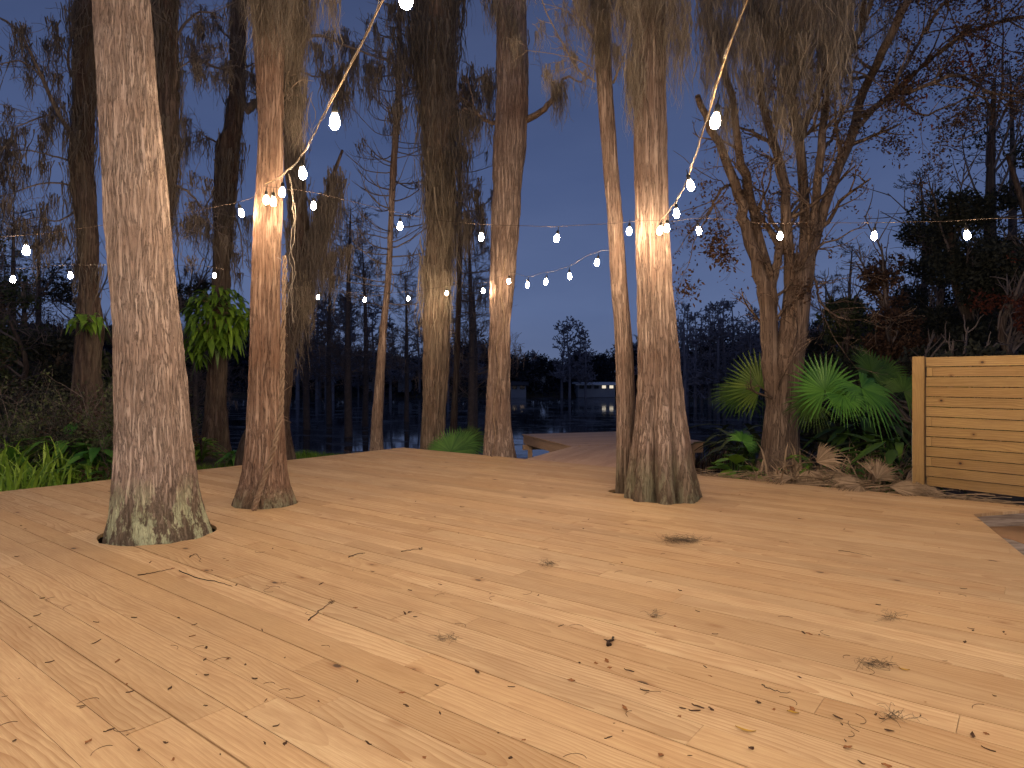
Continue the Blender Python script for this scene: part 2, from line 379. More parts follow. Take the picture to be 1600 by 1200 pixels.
# ------------------------------------------------------------------ deck
D = np.array([.787, -.617]); NN = np.array([.617, .787])      # along the boards / across, away from camera
def XY(u, o): return D*u+NN*o
UL = -10.78; OB = 9.89; BW = .198; GAP = .0045
def umax(o): return -.50-.25*(o-8.94) if o <= 8.94 else -.50+.73*(o-8.94)
holes = [  # x, y, rx along u, ry along o
    ((-3.45, 6.45), .54, .51), ((-2.98, 7.97), .395, .37), ((1.915, 8.38), .46, .43), ((1.46, 8.80), .17, .18)]
HU = [((np.dot(c, D)), (np.dot(c, NN)), a, b) for c, a, b in holes]
def deck_boards():
    mb = MB(); rng = np.random.default_rng(3)
    o0 = OB
    while o0 > -4:
        oa, ob = o0-BW+rng.choice([.003, .004, .0055, .009]), o0
        g = rng.random()
        if g < .18: oa += .004
        us = [UL]
        u = UL+rng.uniform(.6, 4.8)
        ue = max(umax(oa), umax(ob))
        while u < ue: us.append(u); u += rng.choice([3.6, 4.2, 4.8, 4.8])
        us.append(99)
        for i in range(len(us)-1):
            a, b = us[i]+.0012, us[i+1]-.0012
            c = rng.uniform(.02, 1); dz = rng.uniform(-.0012, .0012)
            rows = np.linspace(oa, ob, 9)
            touched = any(hu-ha < b and hu+ha > a and ho-hb < ob and ho+hb > oa for hu, ho, ha, hb in HU)
            if not touched: rows = np.array([oa, ob])
            segs = []   # list of (left u per row, right u per row)
            R = np.array([min(b, umax(o)) for o in rows])
            if (R < a).all(): continue
            R = np.maximum(R, a)
            cuts = [h for h in HU if h[0]-h[2] < b and h[0]+h[2] > a and h[1]-h[3] < ob and h[1]+h[3] > oa]
            cuts.sort(key=lambda h: h[0])
            cur = np.full(len(rows), a)
            for hu, ho, ha, hb in cuts:
                t = np.clip(1-((rows-ho)/hb)**2, 0, None)
                wdt = ha*np.sqrt(t)*(1+.03*np.sin(rows*23))
                lo, hi = np.clip(hu-wdt, a, R), np.clip(hu+wdt, a, R)
                segs.append((cur, np.maximum(lo, cur))); cur = np.maximum(hi, cur)
            segs.append((cur, R))
            for lo, hi in segs:
                n = len(rows)
                top = [(*XY(x, o), dz) for x, o in zip(lo, rows)]+[(*XY(x, o), dz) for x, o in zip(hi, rows)]
                uv = [(x-a, o-oa) for x, o in zip(lo, rows)]+[(x-a, o-oa) for x, o in zip(hi, rows)]
                mb.add(top, q=[(k, n+k, n+k+1, k+1) for k in range(n-1)], uv=uv, c=c)
                T = np.array(top); B = T-[0, 0, .036]; U = np.array(uv)
                # sides
                for idx in ([0, n], [2*n-1, n-1]):
                    mb.add([T[idx[0]], B[idx[0]], B[idx[1]], T[idx[1]]], q=[(0,1,2,3)], uv=U[[idx[0], idx[0], idx[1], idx[1]]], c=c)
                for k in range(n-1):
                    mb.add([T[k+1], B[k+1], B[k], T[k]], q=[(0,1,2,3)], uv=U[[k+1, k+1, k, k]], c=c)
                    mb.add([T[n+k], B[n+k], B[n+k+1], T[n+k+1]], q=[(0,1,2,3)], uv=U[[n+k, n+k, n+k+1, n+k+1]], c=c)
        o0 -= BW
    return mb
dk = deck_boards().build('deck', M_deck, smooth=False); tag(dk, kind='structure')
fr = MB()     # fascia under the deck rim and joists
e0, e1 = XY(UL, OB), XY(.2, OB); e2 = XY(UL, -4)
box(fr, (*((e0+e1)/2-NN*.03), -.145), (*(D*(.2-UL)/2), 0), (*(NN*.02), 0), (0, 0, .105), c_=.3, uv=True)
box(fr, (*((e0+e2)/2+D*.03-NN*.06), -.145), (*(NN*(OB+4)/2*.99), 0), (*(D*.02), 0), (0, 0, .105), c_=.6, uv=True)
o = fr.build('deck_rim_board', M_dock, smooth=False); o.parent = dk

# patio
pt = MB(); a = XY(-.62, 8.97); 
poly = [XY(umax(9.95)-.12, 9.95), XY(4, 9.95), XY(6, -3), XY(umax(-3)-.12, -3), a]
pts = [(*p, -.035) for p in poly]
cen = np.mean(pts, axis=0); pt.add(pts+[cen], t=[(5, i, (i+1) % 5) for i in range(5)])
po = pt.build('patio', M_patio); tag(po, kind='structure')
for k, (px, py, r, lab) in enumerate([(1668, 842, .5, 'brown flat flagstone set in the grey patio corner beside deck')]):
    c = G(px, py, -.03); s = MB(); th = np.linspace(0, 2*math.pi, 15)[:-1]
    rr = r*(1+.12*np.sin(th*3+1)+.06*np.cos(th*5))
    top = [(c[0]+a_*math.cos(t)*1.3, c[1]+a_*math.sin(t), -.012) for a_, t in zip(rr, th)]
    bot = [(x*1.0, y, -.04) for x, y, z in top]
    s.add(top+bot+[(c[0], c[1], -.010)], q=[(i, i+14, (i+1) % 14+14, (i+1) % 14) for i in range(14)], t=[(28, i, (i+1) % 14) for i in range(14)])
    tag(s.build('flagstone', M_stone), lab, 'flagstone')

# ------------------------------------------------------------------ terrain & water
WZ = -.95
sx_ = [-400, -60, -25, -12, -7, -4.6, -2.8, -1.5, .5, 2.5, 4.2, 6, 9, 14, 30, 60, 400]
sy_ = [60, 33, 24, 20, 18.6, 17.2, 15.8, 14.2, 13.4, 13.0, 14.2, 17.5, 20, 24, 38, 60, 60]
fx_ = [-400, -60, 20, 30, 45, 60, 400]; fy_ = [88, 88, 88, 62, 50, 60, 60]
def ground_z(x, y):
    near = y-np.interp(x, sx_, sy_); far = np.interp(x, fx_, fy_)-y
    d = np.minimum(near, far)
    t = np.clip((d+2.0)/4.0, 0, 1); t = t*t*(3-2*t)
    land = -.33+.05*fbm(x*.5, y*.5, 0*x, 3, 5)+np.clip(y-90, 0, 300)*.02
    under = np.clip((NN[0]*x+NN[1]*y-OB), -1, 0)*.1
    return land*(1-t)+(-1.5)*t+under
xs = np.unique(np.concatenate([np.linspace(-400, -30, 20), np.linspace(-30, 30, 200), np.linspace(30, 400, 20)]))
ys = np.unique(np.concatenate([np.linspace(-30, 2, 12), np.linspace(2, 30, 110), np.linspace(30, 120, 60), np.linspace(120, 900, 12)]))
X, Yg = np.meshgrid(xs, ys, indexing='ij'); Z = ground_z(X, Yg)
nx, ny = X.shape; i, j = np.meshgrid(np.arange(nx-1), np.arange(ny-1), indexing='ij')
g = MB(); g.add(np.stack([X, Yg, Z], -1).reshape(-1, 3), q=np.stack([i*ny+j, (i+1)*ny+j, (i+1)*ny+j+1, i*ny+j+1], -1).reshape(-1, 4))
tag(g.build('ground', M_soil), kind='structure')
wm = MB(); wm.add([(-420, 8, WZ), (420, 8, WZ), (420, 100, WZ), (-420, 100, WZ)], q=[(0,1,2,3)])
tag(wm.build('lake_water', M_water), kind='structure')

# ------------------------------------------------------------------ dock
dock = thing('dock', (1.2, 14.8, 0), 'reddish brown wooden dock platform and walkway reaching over the lake', 'dock')
A, B, C_ = np.array([.28, 18.0]), np.array([1.33, 14.75]), np.array([4.62, 15.85])
vv = (B-A); uu = (C_-B); uh = uu/np.linalg.norm(uu); vh = vv/np.linalg.norm(vv)
mb = MB(); rng = np.random.default_rng(5)
nb = 18; L = np.linalg.norm(vv)
for k in range(nb):
    c = A+vh*(k+.5)*L/nb+uu/2
    box(mb, (*c, -.022), (*(uu/2), 0), (*(vh*(L/nb/2-.004)), 0), (0, 0, .018), c_=rng.uniform(.02, 1), uv=True)
wa, wb = np.array([.26, 12.40]), B+vh*.03; wd = (wb-wa); wl = np.linalg.norm(wd); wh = wd/wl; wn = np.array([wh[1], -wh[0]])
nb = 14
for k in range(nb):   # walkway boards
    off = k*.165
    c = (wa+wb)/2+wn*(off+.08)-wh*.5*0
    s0 = wa+wn*(off+.08); # trim start to the deck edge
    t = (OB+.01-NN@s0)/(NN@wh); s1 = s0+wh*t; e = B+wn*(off+.08); te = ((B-e)@np.array([-uh[1], uh[0]]))/(wh@np.array([-uh[1], uh[0]])); e1_ = e+wh*te
    cc = (s1+e1_)/2; hl = np.linalg.norm(e1_-s1)/2-.01
    box(mb, (*cc, -.024), (*(wh*hl), 0), (*(wn*.0795), 0), (0, 0, .018), c_=rng.uniform(.02, 1), uv=True)
mb.build('dock_deck', M_dock, dock, smooth=False)
mb = MB()
for p, q in ((A, B), (B, C_), (C_, C_-vv), (A, A+uu)):
    m = (p+q)/2; dd = (q-p)/2
    n2 = np.array([-dd[1], dd[0]]); n2 = n2/np.linalg.norm(n2)
    ctr = (A+C_)/2; n2 = n2 if n2@(ctr-m) > 0 else -n2
    box(mb, (*(m+n2*.045), -.155), (*(dd*.985), 0), (*(n2*.022), 0), (0, 0, .112), c_=rng.uniform(.1, 1), uv=True)
box(mb, (*((wa+wb)/2+wn*.05), -.155), (*(wd/2*.93), 0), (*(wn*.022), 0), (0, 0, .112), c_=.7, uv=True)
mb.build('fascia_beam', M_dock, dock, smooth=False)
for p in (A+uh*.12+vh*.3, A+vh*1.9+uh*.12, B+uh*.3-vh*.2, C_-uh*.25-vh*.15, C_-uh*.2-vh*1.8, C_-vv-uh*.2+vh*.2):
    mb = MB(); box(mb, (*p, -.85), (.06, 0, 0), (0, .06, 0), (0, 0, .58), c_=.4, uv=True); mb.build('post', M_dock, dock, smooth=False)
for p in ((A, B),):
    mb = MB(); box(mb, (*(A+uh*.35+vh*.25), -.34), (*(uh*.42), 0), (*(vh*.03), 0), (0, 0, .07), c_=.4, uv=True); mb.build('cross_beam', M_dock, dock, smooth=False)

# ------------------------------------------------------------------ fence
fd = np.array([.581, -.814]); fn = np.array([-.814, -.581])  # toward the camera side
f0 = np.array([5.56, 9.0])
fence = thing('fence', (*f0, -.3), 'horizontal board fence panel of new yellow pine at the right deck edge', 'fence')
def fpost(s):
    mb = MB(); c = f0+fd*s
    box(mb, (*(c+fn*.045), .765), (*(fd*.072), 0), (*(fn*.018), 0), (0, 0, 1.04), c_=.33 if s < 1 else .7, uv=False)
    # vertical grain
    mb.uv = [np.stack([v[:, 2]+1, (v[:, :2]-c)@fd+.1], 1) for v in mb.v]
    box(mb, (*(c-fn*.02), .75), (*(fd*.045), 0), (*(fn*.045), 0), (0, 0, 1.05), c_=.5)
    mb.build('post', M_fence, fence, smooth=False)
fpost(0); fpost(2.05)
rng = np.random.default_rng(11); zt, zb = 1.795, .055; nb = 13; pitch = (zt-zb)/nb
back = {1: 1, 3: .4, 5: .2, 6: .3, 8: .3, 10: .2}
for k in range(nb):
    z = zt-(k+.5)*pitch
    mb = MB(); d = -.012 if k in (1, 12) else .008+rng.uniform(-.003, .003)
    c = f0+fd*(.075+.985)
    box(mb, (*(c+fn*d), z), (*(fd*.98), 0), (*(fn*.011), 0), (0, 0, pitch/2-.0048), c_=rng.uniform(.05, 1), uv=True)
    mb.build('board', M_fence, fence, smooth=False)
for k in (1, 6, 8, 10):
    mb = MB(); z = zt-(k+.5)*pitch
    c = f0+fd*.12
    box(mb, (*(c+fn*(.027 if k != 1 else .006)), z), (0, 0, pitch/2-.008), (*(fd*.035), 0), (*(fn*.005), 0), c_=.8, uv=True)
    mb.build('batten', M_fence, fence, smooth=False)
pp = P(1427, 700, 9.15); mb = MB(); tube(mb, [(pp[0], pp[1], -.4), (pp[0], pp[1], .9)], .016, 10, cap=True)
tag(mb.build('pipe', M_pipe), 'thin pale grey upright pipe beside the end post of the board fence', 'pipe')

def pxpath_(pts, n=12): return smooth_path([P(*p) for p in pts], n)
# ------------------------------------------------------------------ trunks
def trunk_mb(rows, Y, zbot, ztop, seed=0, nseg=160, dz=.03, ridge=.012, fine=.006, flute=0.0, nfl=7, flz=1.0, lump=.04, extrap=.0, freq=26, twist=0.0):
    rows = sorted(rows)      # py, xl, xr
    py = np.array([r[0] for r in rows], float); xl = np.array([r[1] for r in rows], float); xr = np.array([r[2] for r in rows], float)
    z = H-(py-HZ)/FL*Y; cx = ((xl+xr)/2-800)/FL*Y; rr = np.maximum((xr-xl)/2/FL*Y/np.sqrt(1+(cx/Y)**2)-ridge*.95-fine*.5, .02)
    o_ = np.argsort(z); z, cx, rr = z[o_], cx[o_], rr[o_]
    Zs = np.arange(zbot, ztop, dz); n = len(Zs)
    dx_top = (cx[-1]-cx[-2])/(z[-1]-z[-2]); 
    C = np.interp(Zs, z, cx); R = np.interp(Zs, z, rr)
    up = Zs > z[-1]; C[up] = cx[-1]+(Zs[up]-z[-1])*dx_top*.6; R[up] = rr[-1]*np.clip(1-(Zs[up]-z[-1])*.045, .25, 1)
    lo = Zs < z[0]; R[lo] = rr[0]+(z[0]-Zs[lo])*.18*min(1, rr[0]*3)
    k = max(3, int(.35/dz)); ker = np.hanning(k+2)[1:-1]; ker /= ker.sum()
    pad = lambda a: np.convolve(np.pad(a, (k, k), mode='edge'), ker, 'same')[k:-k]
    C, R = pad(C), pad(R)
    th = np.arange(nseg)*2*math.pi/nseg
    Z2, T2 = np.meshgrid(Zs, th, indexing='ij')
    R2 = R[:, None]*np.ones_like(T2); C2 = C[:, None]*np.ones_like(T2)
    tw = T2+Z2*twist
    cxn, syn = np.cos(tw)*R2, np.sin(tw)*R2
    wv = .25*vn(cxn*3, syn*3, Z2*1.2, seed+9)
    rd = 1-np.abs(fbm(cxn*freq+wv*2+seed, syn*freq+seed, Z2*1.6+wv*3, 2, seed))*1.6
    fd_ = fbm(cxn*freq*2.7, syn*freq*2.7, Z2*4, 2, seed+5)
    big = fbm(np.cos(tw)*1.3+seed, np.sin(tw)*1.3, Z2*.7, 3, seed+20)
    Rr = R2*(1+lump*big)+ridge*rd+fine*fd_
    if flute:
        env = np.clip(1-(Z2-zbot)/flz, 0, 1)**1.2*.85+.15
        ph = nfl*tw/2+.9*vn(np.cos(T2)*1.5, np.sin(T2)*1.5, Z2*.2+seed, 3)*1.5
        Rr *= 1+flute*env*(np.abs(np.cos(ph))**.55-.72)
    mb = MB(); V = np.stack([C2+Rr*np.cos(T2), Y+Rr*np.sin(T2), Z2], -1).reshape(-1, 3)
    i, j = np.meshgrid(np.arange(n-1), np.arange(nseg), indexing='ij'); k = (j+1) % nseg
    mb.add(V, q=np.stack([i*nseg+j, i*nseg+k, (i+1)*nseg+k, (i+1)*nseg+j], -1).reshape(-1, 4))
    return mb, (Zs, C, R)
def tree(name, label, Y, rows, zbot, ztop, mat, group=None, **kw):
    mb, prof = trunk_mb(rows, Y, zbot, ztop, **kw)
    root = thing(name, (float(np.interp(max(zbot, -2), prof[0], prof[1])), Y, zbot), label, 'tree', group)
    mb.build('trunk', mat, root)
    return root, prof

def moss(mb, anchors, length, nper, rng, spread=.08, width=.006, wig=.06, nseg=8, grad=None, taper=True):
    A = np.repeat(np.asarray(anchors, float).reshape(-1, 3), nper, axis=0)
    L = np.repeat(np.broadcast_to(np.asarray(length, float), (len(A)//nper,)), nper)
    n = len(A)
    A = A+rng.normal(0, spread, (n, 3))*[1, 1, .35]
    L = L*rng.uniform(.2, 1.0, n)**1.1
    t = np.linspace(0, 1, nseg+1)
    ph = rng.uniform(0, 6.28, (n, 3)); fr_ = rng.uniform(3, 9, n)
    X_ = A[:, None, 0]+wig*np.sqrt(L)[:, None]*np.sin(fr_[:, None]*t+ph[:, :1])*(t**.7)[None]*.8
    Y_ = A[:, None, 1]+wig*np.sqrt(L)[:, None]*np.sin(fr_[:, None]*t*1.3+ph[:, 1:2])*(t**.7)[None]*.8
    for ax_, arr in ((0, X_), (1, Y_)):
        arr += (wig*.45)*np.cumsum(rng.normal(0, 1, (n, nseg+1)), axis=1)*np.sqrt(L)[:, None]*(t**.5)[None]
    conv = np.repeat(np.asarray(anchors, float).reshape(-1, 3), nper, axis=0)
    X_ = X_+(conv[:, None, 0]-A[:, None, 0])*(t*.7)[None]; Y_ = Y_+(conv[:, None, 1]-A[:, None, 1])*(t*.7)[None]
    Z_ = A[:, None, 2]-L[:, None]*t[None]
    pts = np.stack([X_, Y_, Z_], -1)
    an = rng.uniform(0, math.pi, n); sd = np.stack([np.cos(an), np.sin(an)*.5, 0*an], 1)
    wd_ = width*rng.uniform(.4, 1.7, n)[:, None]*(1-.75*t if taper else 1-0*t)[None]*(1+.5*np.sin(t*40+ph[:, 2:3]))
    a = pts-sd[:, None]*wd_[..., None]; b = pts+sd[:, None]*wd_[..., None]
    V = np.stack([a, b], 2).reshape(n, -1, 3); m = 2*(nseg+1)
    base = np.array([(2*k, 2*k+1, 2*k+3, 2*k+2) for k in range(nseg)])
    Q = (np.arange(n)[:, None, None]*m+base[None]).reshape(-1, 4)
    mb.add(V.reshape(-1, 3), q=Q, c=np.repeat(rng.uniform(.02, 1, n), m))
def leafcloud(mb, c, size, rng, aspect=.45, flatten=0.0):
    c = np.asarray(c, float).reshape(-1, 3); n = len(c)
    d = rng.normal(0, 1, (n, 3)); d /= np.linalg.norm(d, axis=1, keepdims=True)
    e = rng.normal(0, 1, (n, 3)); e -= (e*d).sum(1, keepdims=True)*d; e /= np.linalg.norm(e, axis=1, keepdims=True)
    s = size*rng.uniform(.5, 1.4, n)[:, None]
    V = np.stack([c, c+d*s*.5+e*s*aspect*.5, c+d*s, c+d*s*.5-e*s*aspect*.5], 1).reshape(-1, 3)
    mb.add(V, q=np.arange(4*n).reshape(-1, 4), c=np.repeat(rng.uniform(.02, 1, n), 4))
def grow(out, p, d, L, r, lvl, rng, up=0.0, jit=.18, nk=5, ang=.8, ratio=.5, nodes=None, n=7, rmin=.003):
    d = np.asarray(d, float); d = d/np.linalg.norm(d); pts = [np.asarray(p, float)]
    for k in range(n):
        d = d+rng.normal(0, jit, 3)+np.array([0, 0, up]); d /= np.linalg.norm(d)
        pts.append(pts[-1]+d*L/n)
    pts = np.array(pts); rad = np.maximum(r*np.linspace(1, .3, n+1), rmin)
    out.append((pts, rad, lvl))
    if nodes is not None: nodes.append((pts[n//2], lvl)); nodes.append((pts[-1], lvl))
    if lvl > 0:
        for k in range(nk):
            f = rng.uniform(.2, 1)*n; i_ = min(int(f), n-1); q = pts[i_]+(pts[i_+1]-pts[i_])*(f-i_)
            td = pts[i_+1]-pts[i_]; td /= np.linalg.norm(td)
            side = rng.normal(0, 1, 3); side -= (side@td)*td; side /= np.linalg.norm(side)
            nd_ = td*math.cos(ang)+side*math.sin(ang)
            grow(out, q, nd_, L*ratio*rng.uniform(.6, 1.3)*(1.15-.5*f/n), max(r*.45, rmin), lvl-1, rng, up, jit, nk, ang, ratio, nodes, max(4, n-1), rmin)
def tubes(mb, out, s0=7):
    for pts, rad, lvl in out: tube(mb, pts, rad, max(3, min(s0, 3+lvl*2)), c=random.uniform(.05, 1))

def on_trunk(prof, Y, zlo, zhi, n, rng, front=1.0):
    Zs, C, R = prof; z = rng.uniform(zlo, zhi, n); th = rng.uniform(0, 2*math.pi, n)
    c = np.interp(z, Zs, C); r = np.interp(z, Zs, R)*rng.uniform(.95, 1.12, n)
    return np.stack([c+r*np.cos(th), Y+r*np.sin(th), z], 1)
def zof(py, Y): return H-(py-HZ)/FL*Y

r_ = np.random.default_rng(21)
# T1 big pale trunk
T1, p1 = tree('cypress_tree', 'thick pale straight trunk with green lichen at its foot', 6.45,
    [(0,143,237),(150,152,250),(337,161,268),(450,170,278),(553,177,291),(668,179,301),(726,176,308),(783,173,318),(810,169,326),(832,164,336)],
    -.35, 9.5, M_bark_pale, nseg=300, dz=.022, ridge=.015, fine=.006, lump=.02, flute=.14, nfl=6, flz=1.1, seed=3, freq=28)
# T2
T2, p2 = tree('cypress_tree', 'red-barked trunk wrapped by a woody vine, strings of bulbs tied to it', 7.97,
    [(0,391,446),(187,403,443),(300,399,443),(400,393,439),(553,389,439),(668,384,445),(726,379,449),(760,372,454),(779,364,462)],
    -.35, 9.5, M_bark_red, nseg=200, dz=.026, ridge=.011, fine=.006, lump=.04, flute=.14, nfl=5, flz=.9, seed=8, freq=24)
T10, p10 = tree('cypress_tree', 'slender slightly leaning trunk close against the fluted trunk on the deck', 8.80,
    [(0,926,951),(150,933,958),(262,942,966),(337,948,973),(450,954,981),(501,959,986),(602,963,993),(704,963,992),(765,961,996)],
    -.35, 9.5, M_bark_mid, nseg=120, dz=.03, ridge=.009, fine=.005, lump=.05, seed=13, freq=26)
T11, p11 = tree('cypress_tree', 'broad brown trunk with deep root flutes beside the slender leaning trunk', 8.38,
    [(0,987,1040),(150,989,1041),(337,992,1044),(450,995,1051),(602,996,1066),(668,991,1074),(727,985,1082),(777,980,1092)],
    -.35, 9.5, M_bark_mid, nseg=260, dz=.026, ridge=.012, fine=.006, lump=.03, flute=.75, nfl=8, flz=2.4, seed=31, freq=22)
T7, p7 = tree('cypress_tree', 'shaggy moss-draped trunk standing behind the bright green fan palm at the deck corner', 15.5,
    [(0,648,712),(150,656,712),(262,664,709),(337,665,706),(450,664,705),(501,661,703),(587,659,702),(636,659,697),(700,654,696)],
    -1.3, 15, M_bark_mossy, nseg=180, dz=.05, ridge=.03, fine=.014, lump=.10, flute=.12, nfl=5, flz=2.5, seed=41, freq=11)
T8, p8 = tree('cypress_tree', 'tall flared trunk with a broken side limb and a thin pale vine', 13.1,
    [(0,775,822),(150,775,826),(225,770,824),(300,769,816),(450,765,804),(501,765,798),(602,760,797),(668,757,799),(714,753,807)],
    -1.1, 14, M_bark_mid, nseg=180, dz=.045, ridge=.02, fine=.010, lump=.06, flute=.14, nfl=6, flz=1.8, seed=47, freq=13)
T6, p6 = tree('cypress_tree', 'thin leaning bare cypress with upswept twigs left of the shaggy trunk', 16.5,
    [(0,622,628),(150,617,628),(262,609,621),(337,607,617),(450,600,611),(501,594,606),(602,585,601),(670,579,598),(700,577,600)],
    -1.3, 11.5, M_bark_mid, nseg=50, dz=.08, ridge=.012, fine=.008, lump=.05, seed=51, freq=14)
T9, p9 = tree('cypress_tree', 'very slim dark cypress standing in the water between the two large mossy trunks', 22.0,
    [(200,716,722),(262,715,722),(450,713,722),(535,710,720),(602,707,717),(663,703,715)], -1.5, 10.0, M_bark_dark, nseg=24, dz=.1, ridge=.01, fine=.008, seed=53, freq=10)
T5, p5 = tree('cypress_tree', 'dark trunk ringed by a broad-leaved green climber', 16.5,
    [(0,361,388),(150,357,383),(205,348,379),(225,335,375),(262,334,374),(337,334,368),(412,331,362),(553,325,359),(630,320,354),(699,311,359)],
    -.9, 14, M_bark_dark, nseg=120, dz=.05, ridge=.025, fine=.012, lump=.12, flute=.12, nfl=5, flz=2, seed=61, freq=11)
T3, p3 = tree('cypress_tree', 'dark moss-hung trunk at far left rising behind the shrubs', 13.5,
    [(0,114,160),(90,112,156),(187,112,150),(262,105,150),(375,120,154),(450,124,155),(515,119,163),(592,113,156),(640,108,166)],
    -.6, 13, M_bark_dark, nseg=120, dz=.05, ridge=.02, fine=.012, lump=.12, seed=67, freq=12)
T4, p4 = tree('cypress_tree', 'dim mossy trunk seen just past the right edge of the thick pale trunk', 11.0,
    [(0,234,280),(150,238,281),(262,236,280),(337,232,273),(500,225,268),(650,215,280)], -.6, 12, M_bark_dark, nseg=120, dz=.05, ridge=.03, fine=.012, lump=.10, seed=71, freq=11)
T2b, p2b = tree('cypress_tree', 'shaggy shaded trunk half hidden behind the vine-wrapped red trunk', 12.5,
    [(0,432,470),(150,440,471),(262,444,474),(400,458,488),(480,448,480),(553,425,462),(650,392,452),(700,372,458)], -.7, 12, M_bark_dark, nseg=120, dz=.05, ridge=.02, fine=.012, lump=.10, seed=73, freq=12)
mb = MB(); q14 = pxpath_([(462,440,12.5),(480,390,12.5),(497,340,12.5),(512,300,12.5),(525,262,12.5),(535,235,12.6)], 40)
tube(mb, q14, np.linspace(.085, .025, 40)*(1+.15*fbm(np.linspace(0, 9, 40), 0, 0, 3, 4)), 10, cap=True); mb.build('limb', M_bark_dark, T2b)

# moss on trunks
def moss_part(root, anchors, length, nper, seed, mat=None, **kw):
    a = np.asarray(anchors, float).reshape(-1, 3); a = a[np.argsort(a[:, 0])]; rg = np.random.default_rng(seed)
    k = 1 if kw.pop('whole', False) else int(np.clip(len(a)//5, 1, 30))
    for part in np.array_split(a, k):
        mb = MB(); moss(mb, part, length, nper, rg, **kw); mb.build('spanish_moss', mat or M_moss, root)
def curtain(px0, px1, py0, py1, Y, n, rng, dY=.3):
    return np.array([P(rng.uniform(px0, px1), rng.uniform(py0, py1), Y+rng.normal(0, dY)) for _ in range(n)])
moss_part(T2, np.vstack([curtain(388, 450, -70, 20, 7.75, 20, r_, .2), curtain(440, 472, -40, 150, 8.2, 26, r_, .12), curtain(455, 520, -60, 0, 8.0, 10, r_)]), .9, 46, 1, spread=.06, width=.0045)
moss_part(T7, on_trunk(p7, 15.5, zof(430, 15.5), 11, 110, r_), 1.9, 26, 2, spread=.09, width=.011, wig=.06)
moss_part(T7, curtain(640, 742, -60, 90, 15.4, 26, r_), 1.7, 34, 3, spread=.16, width=.012, mat=M_moss_dark)
moss_part(T7, curtain(695, 735, 150, 250, 15.4, 12, r_), 1.3, 26, 33, spread=.12, width=.010, mat=M_moss_dark)
moss_part(T8, on_trunk(p8, 13.1, zof(60, 13.1), 9.5, 14, r_), .9, 14, 4, spread=.06, width=.009, wig=.05)
moss_part(T8, curtain(745, 778, -20, 10, 13, 5, r_), .8, 26, 5, spread=.08, width=.008)
moss_part(T4, on_trunk(p4, 11.0, zof(330, 11), 8.5, 60, r_), 1.3, 24, 6, spread=.07, width=.008, mat=M_moss_dark)
moss_part(T3, on_trunk(p3, 13.5, zof(420, 13.5), 10, 50, r_), 1.2, 22, 7, spread=.10, width=.009, mat=M_moss_dark)
moss_part(T5, on_trunk(p5, 16.5, zof(400, 16.5), 12, 40, r_), 1.2, 20, 8, spread=.09, width=.010, mat=M_moss_dark)
moss_part(T2b, on_trunk(p2b, 12.5, zof(520, 12.5), 9, 60, r_), 1.2, 24, 9, spread=.09, width=.009, mat=M_moss_dark)
moss_part(T2b, curtain(458, 486, 425, 470, 12.3, 8, r_, .1), .8, 24, 29, spread=.07, width=.006)
moss_part(T2b, np.array([P(np.interp(y, [262, 300, 340, 390, 440], [525, 512, 497, 480, 462])+r_.normal(0, 6), y, 12.4) for y in r_.uniform(255, 430, 36)]), 1.3, 34, 10, spread=.09, width=.007, mat=M_moss_dark)
moss_part(T10, np.vstack([curtain(918, 960, -60, 90, 8.65, 22, r_, .1), curtain(880, 925, -40, 0, 8.6, 5, r_)]), .8, 34, 11, spread=.05, width=.0042)
moss_part(T11, np.vstack([curtain(965, 1060, -90, 0, 8.1, 30, r_, .25), curtain(985, 1000, 40, 120, 8.1, 8, r_, .1), curtain(1045, 1075, -60, 60, 8.2, 10, r_)]), 1.0, 40, 12, spread=.06, width=.0045)

# limbs -----------------------------------------------------------------
def pxpath(pts, n=12): return smooth_path([P(*p) for p in pts], n)
def limb(out, pts, r0, r1, n=14, lvl=3, rng=r_, nodes=None, kids=0, kl=.6, up=0.0, klvl=1, ang=.8, jit=.2, nk=4, rmin=.003):
    pa = pxpath(pts, n); pa[1:-1] += rng.normal(0, r0*(.3 if r0 < .05 else .10), (n-2, 3)); out.append((pa, np.linspace(r0, r1, n), lvl))
    for k in range(kids):
        i_ = rng.integers(1, n-1); td = pa[i_+1]-pa[i_]; td /= np.linalg.norm(td); side = rng.normal(0, 1, 3); side -= (side@td)*td; side /= np.linalg.norm(side)
        grow(out, pa[i_], td*math.cos(ang)+side*math.sin(ang), kl*rng.uniform(.5, 1.4), max(r1*.7, rmin), klvl, rng, up, jit, nk, ang, .5, nodes, 6, rmin)
    return pa
# T8 broken limb + twigs
out = []; nodes = []
limb(out, [(812,190,13.1),(835,181,12.95),(858,163,12.85),(875,138,12.8)], .075, .045, 12, 3, nodes=nodes)
limb(out, [(872,142,12.7),(885,120,12.6),(905,128,12.5),(925,112,12.5)], .03, .008, kids=5, kl=.5, nodes=nodes)
limb(out, [(872,142,12.7),(860,125,12.6),(845,118,12.5)], .02, .006, kids=3, kl=.4, nodes=nodes)
limb(out, [(778,190,13.1),(760,188,13.2),(742,170,13.3),(730,120,13.4)], .045, .012, kids=6, kl=.6, nodes=nodes)
limb(out, [(745,180,13.3),(725,170,13.4),(712,192,13.4)], .03, .008, kids=4, kl=.5, nodes=nodes)
mb = MB(); tubes(mb, out); mb.build('limb', M_bark_smooth, T8)
moss_part(T8, [P(868,132,12.7), P(875,140,12.7), P(866,125,12.6), P(880,128,12.6), P(795,10,12.6), P(805,30,12.6), P(812,60,12.6)], .85, 60, 14, spread=.06, width=.005)
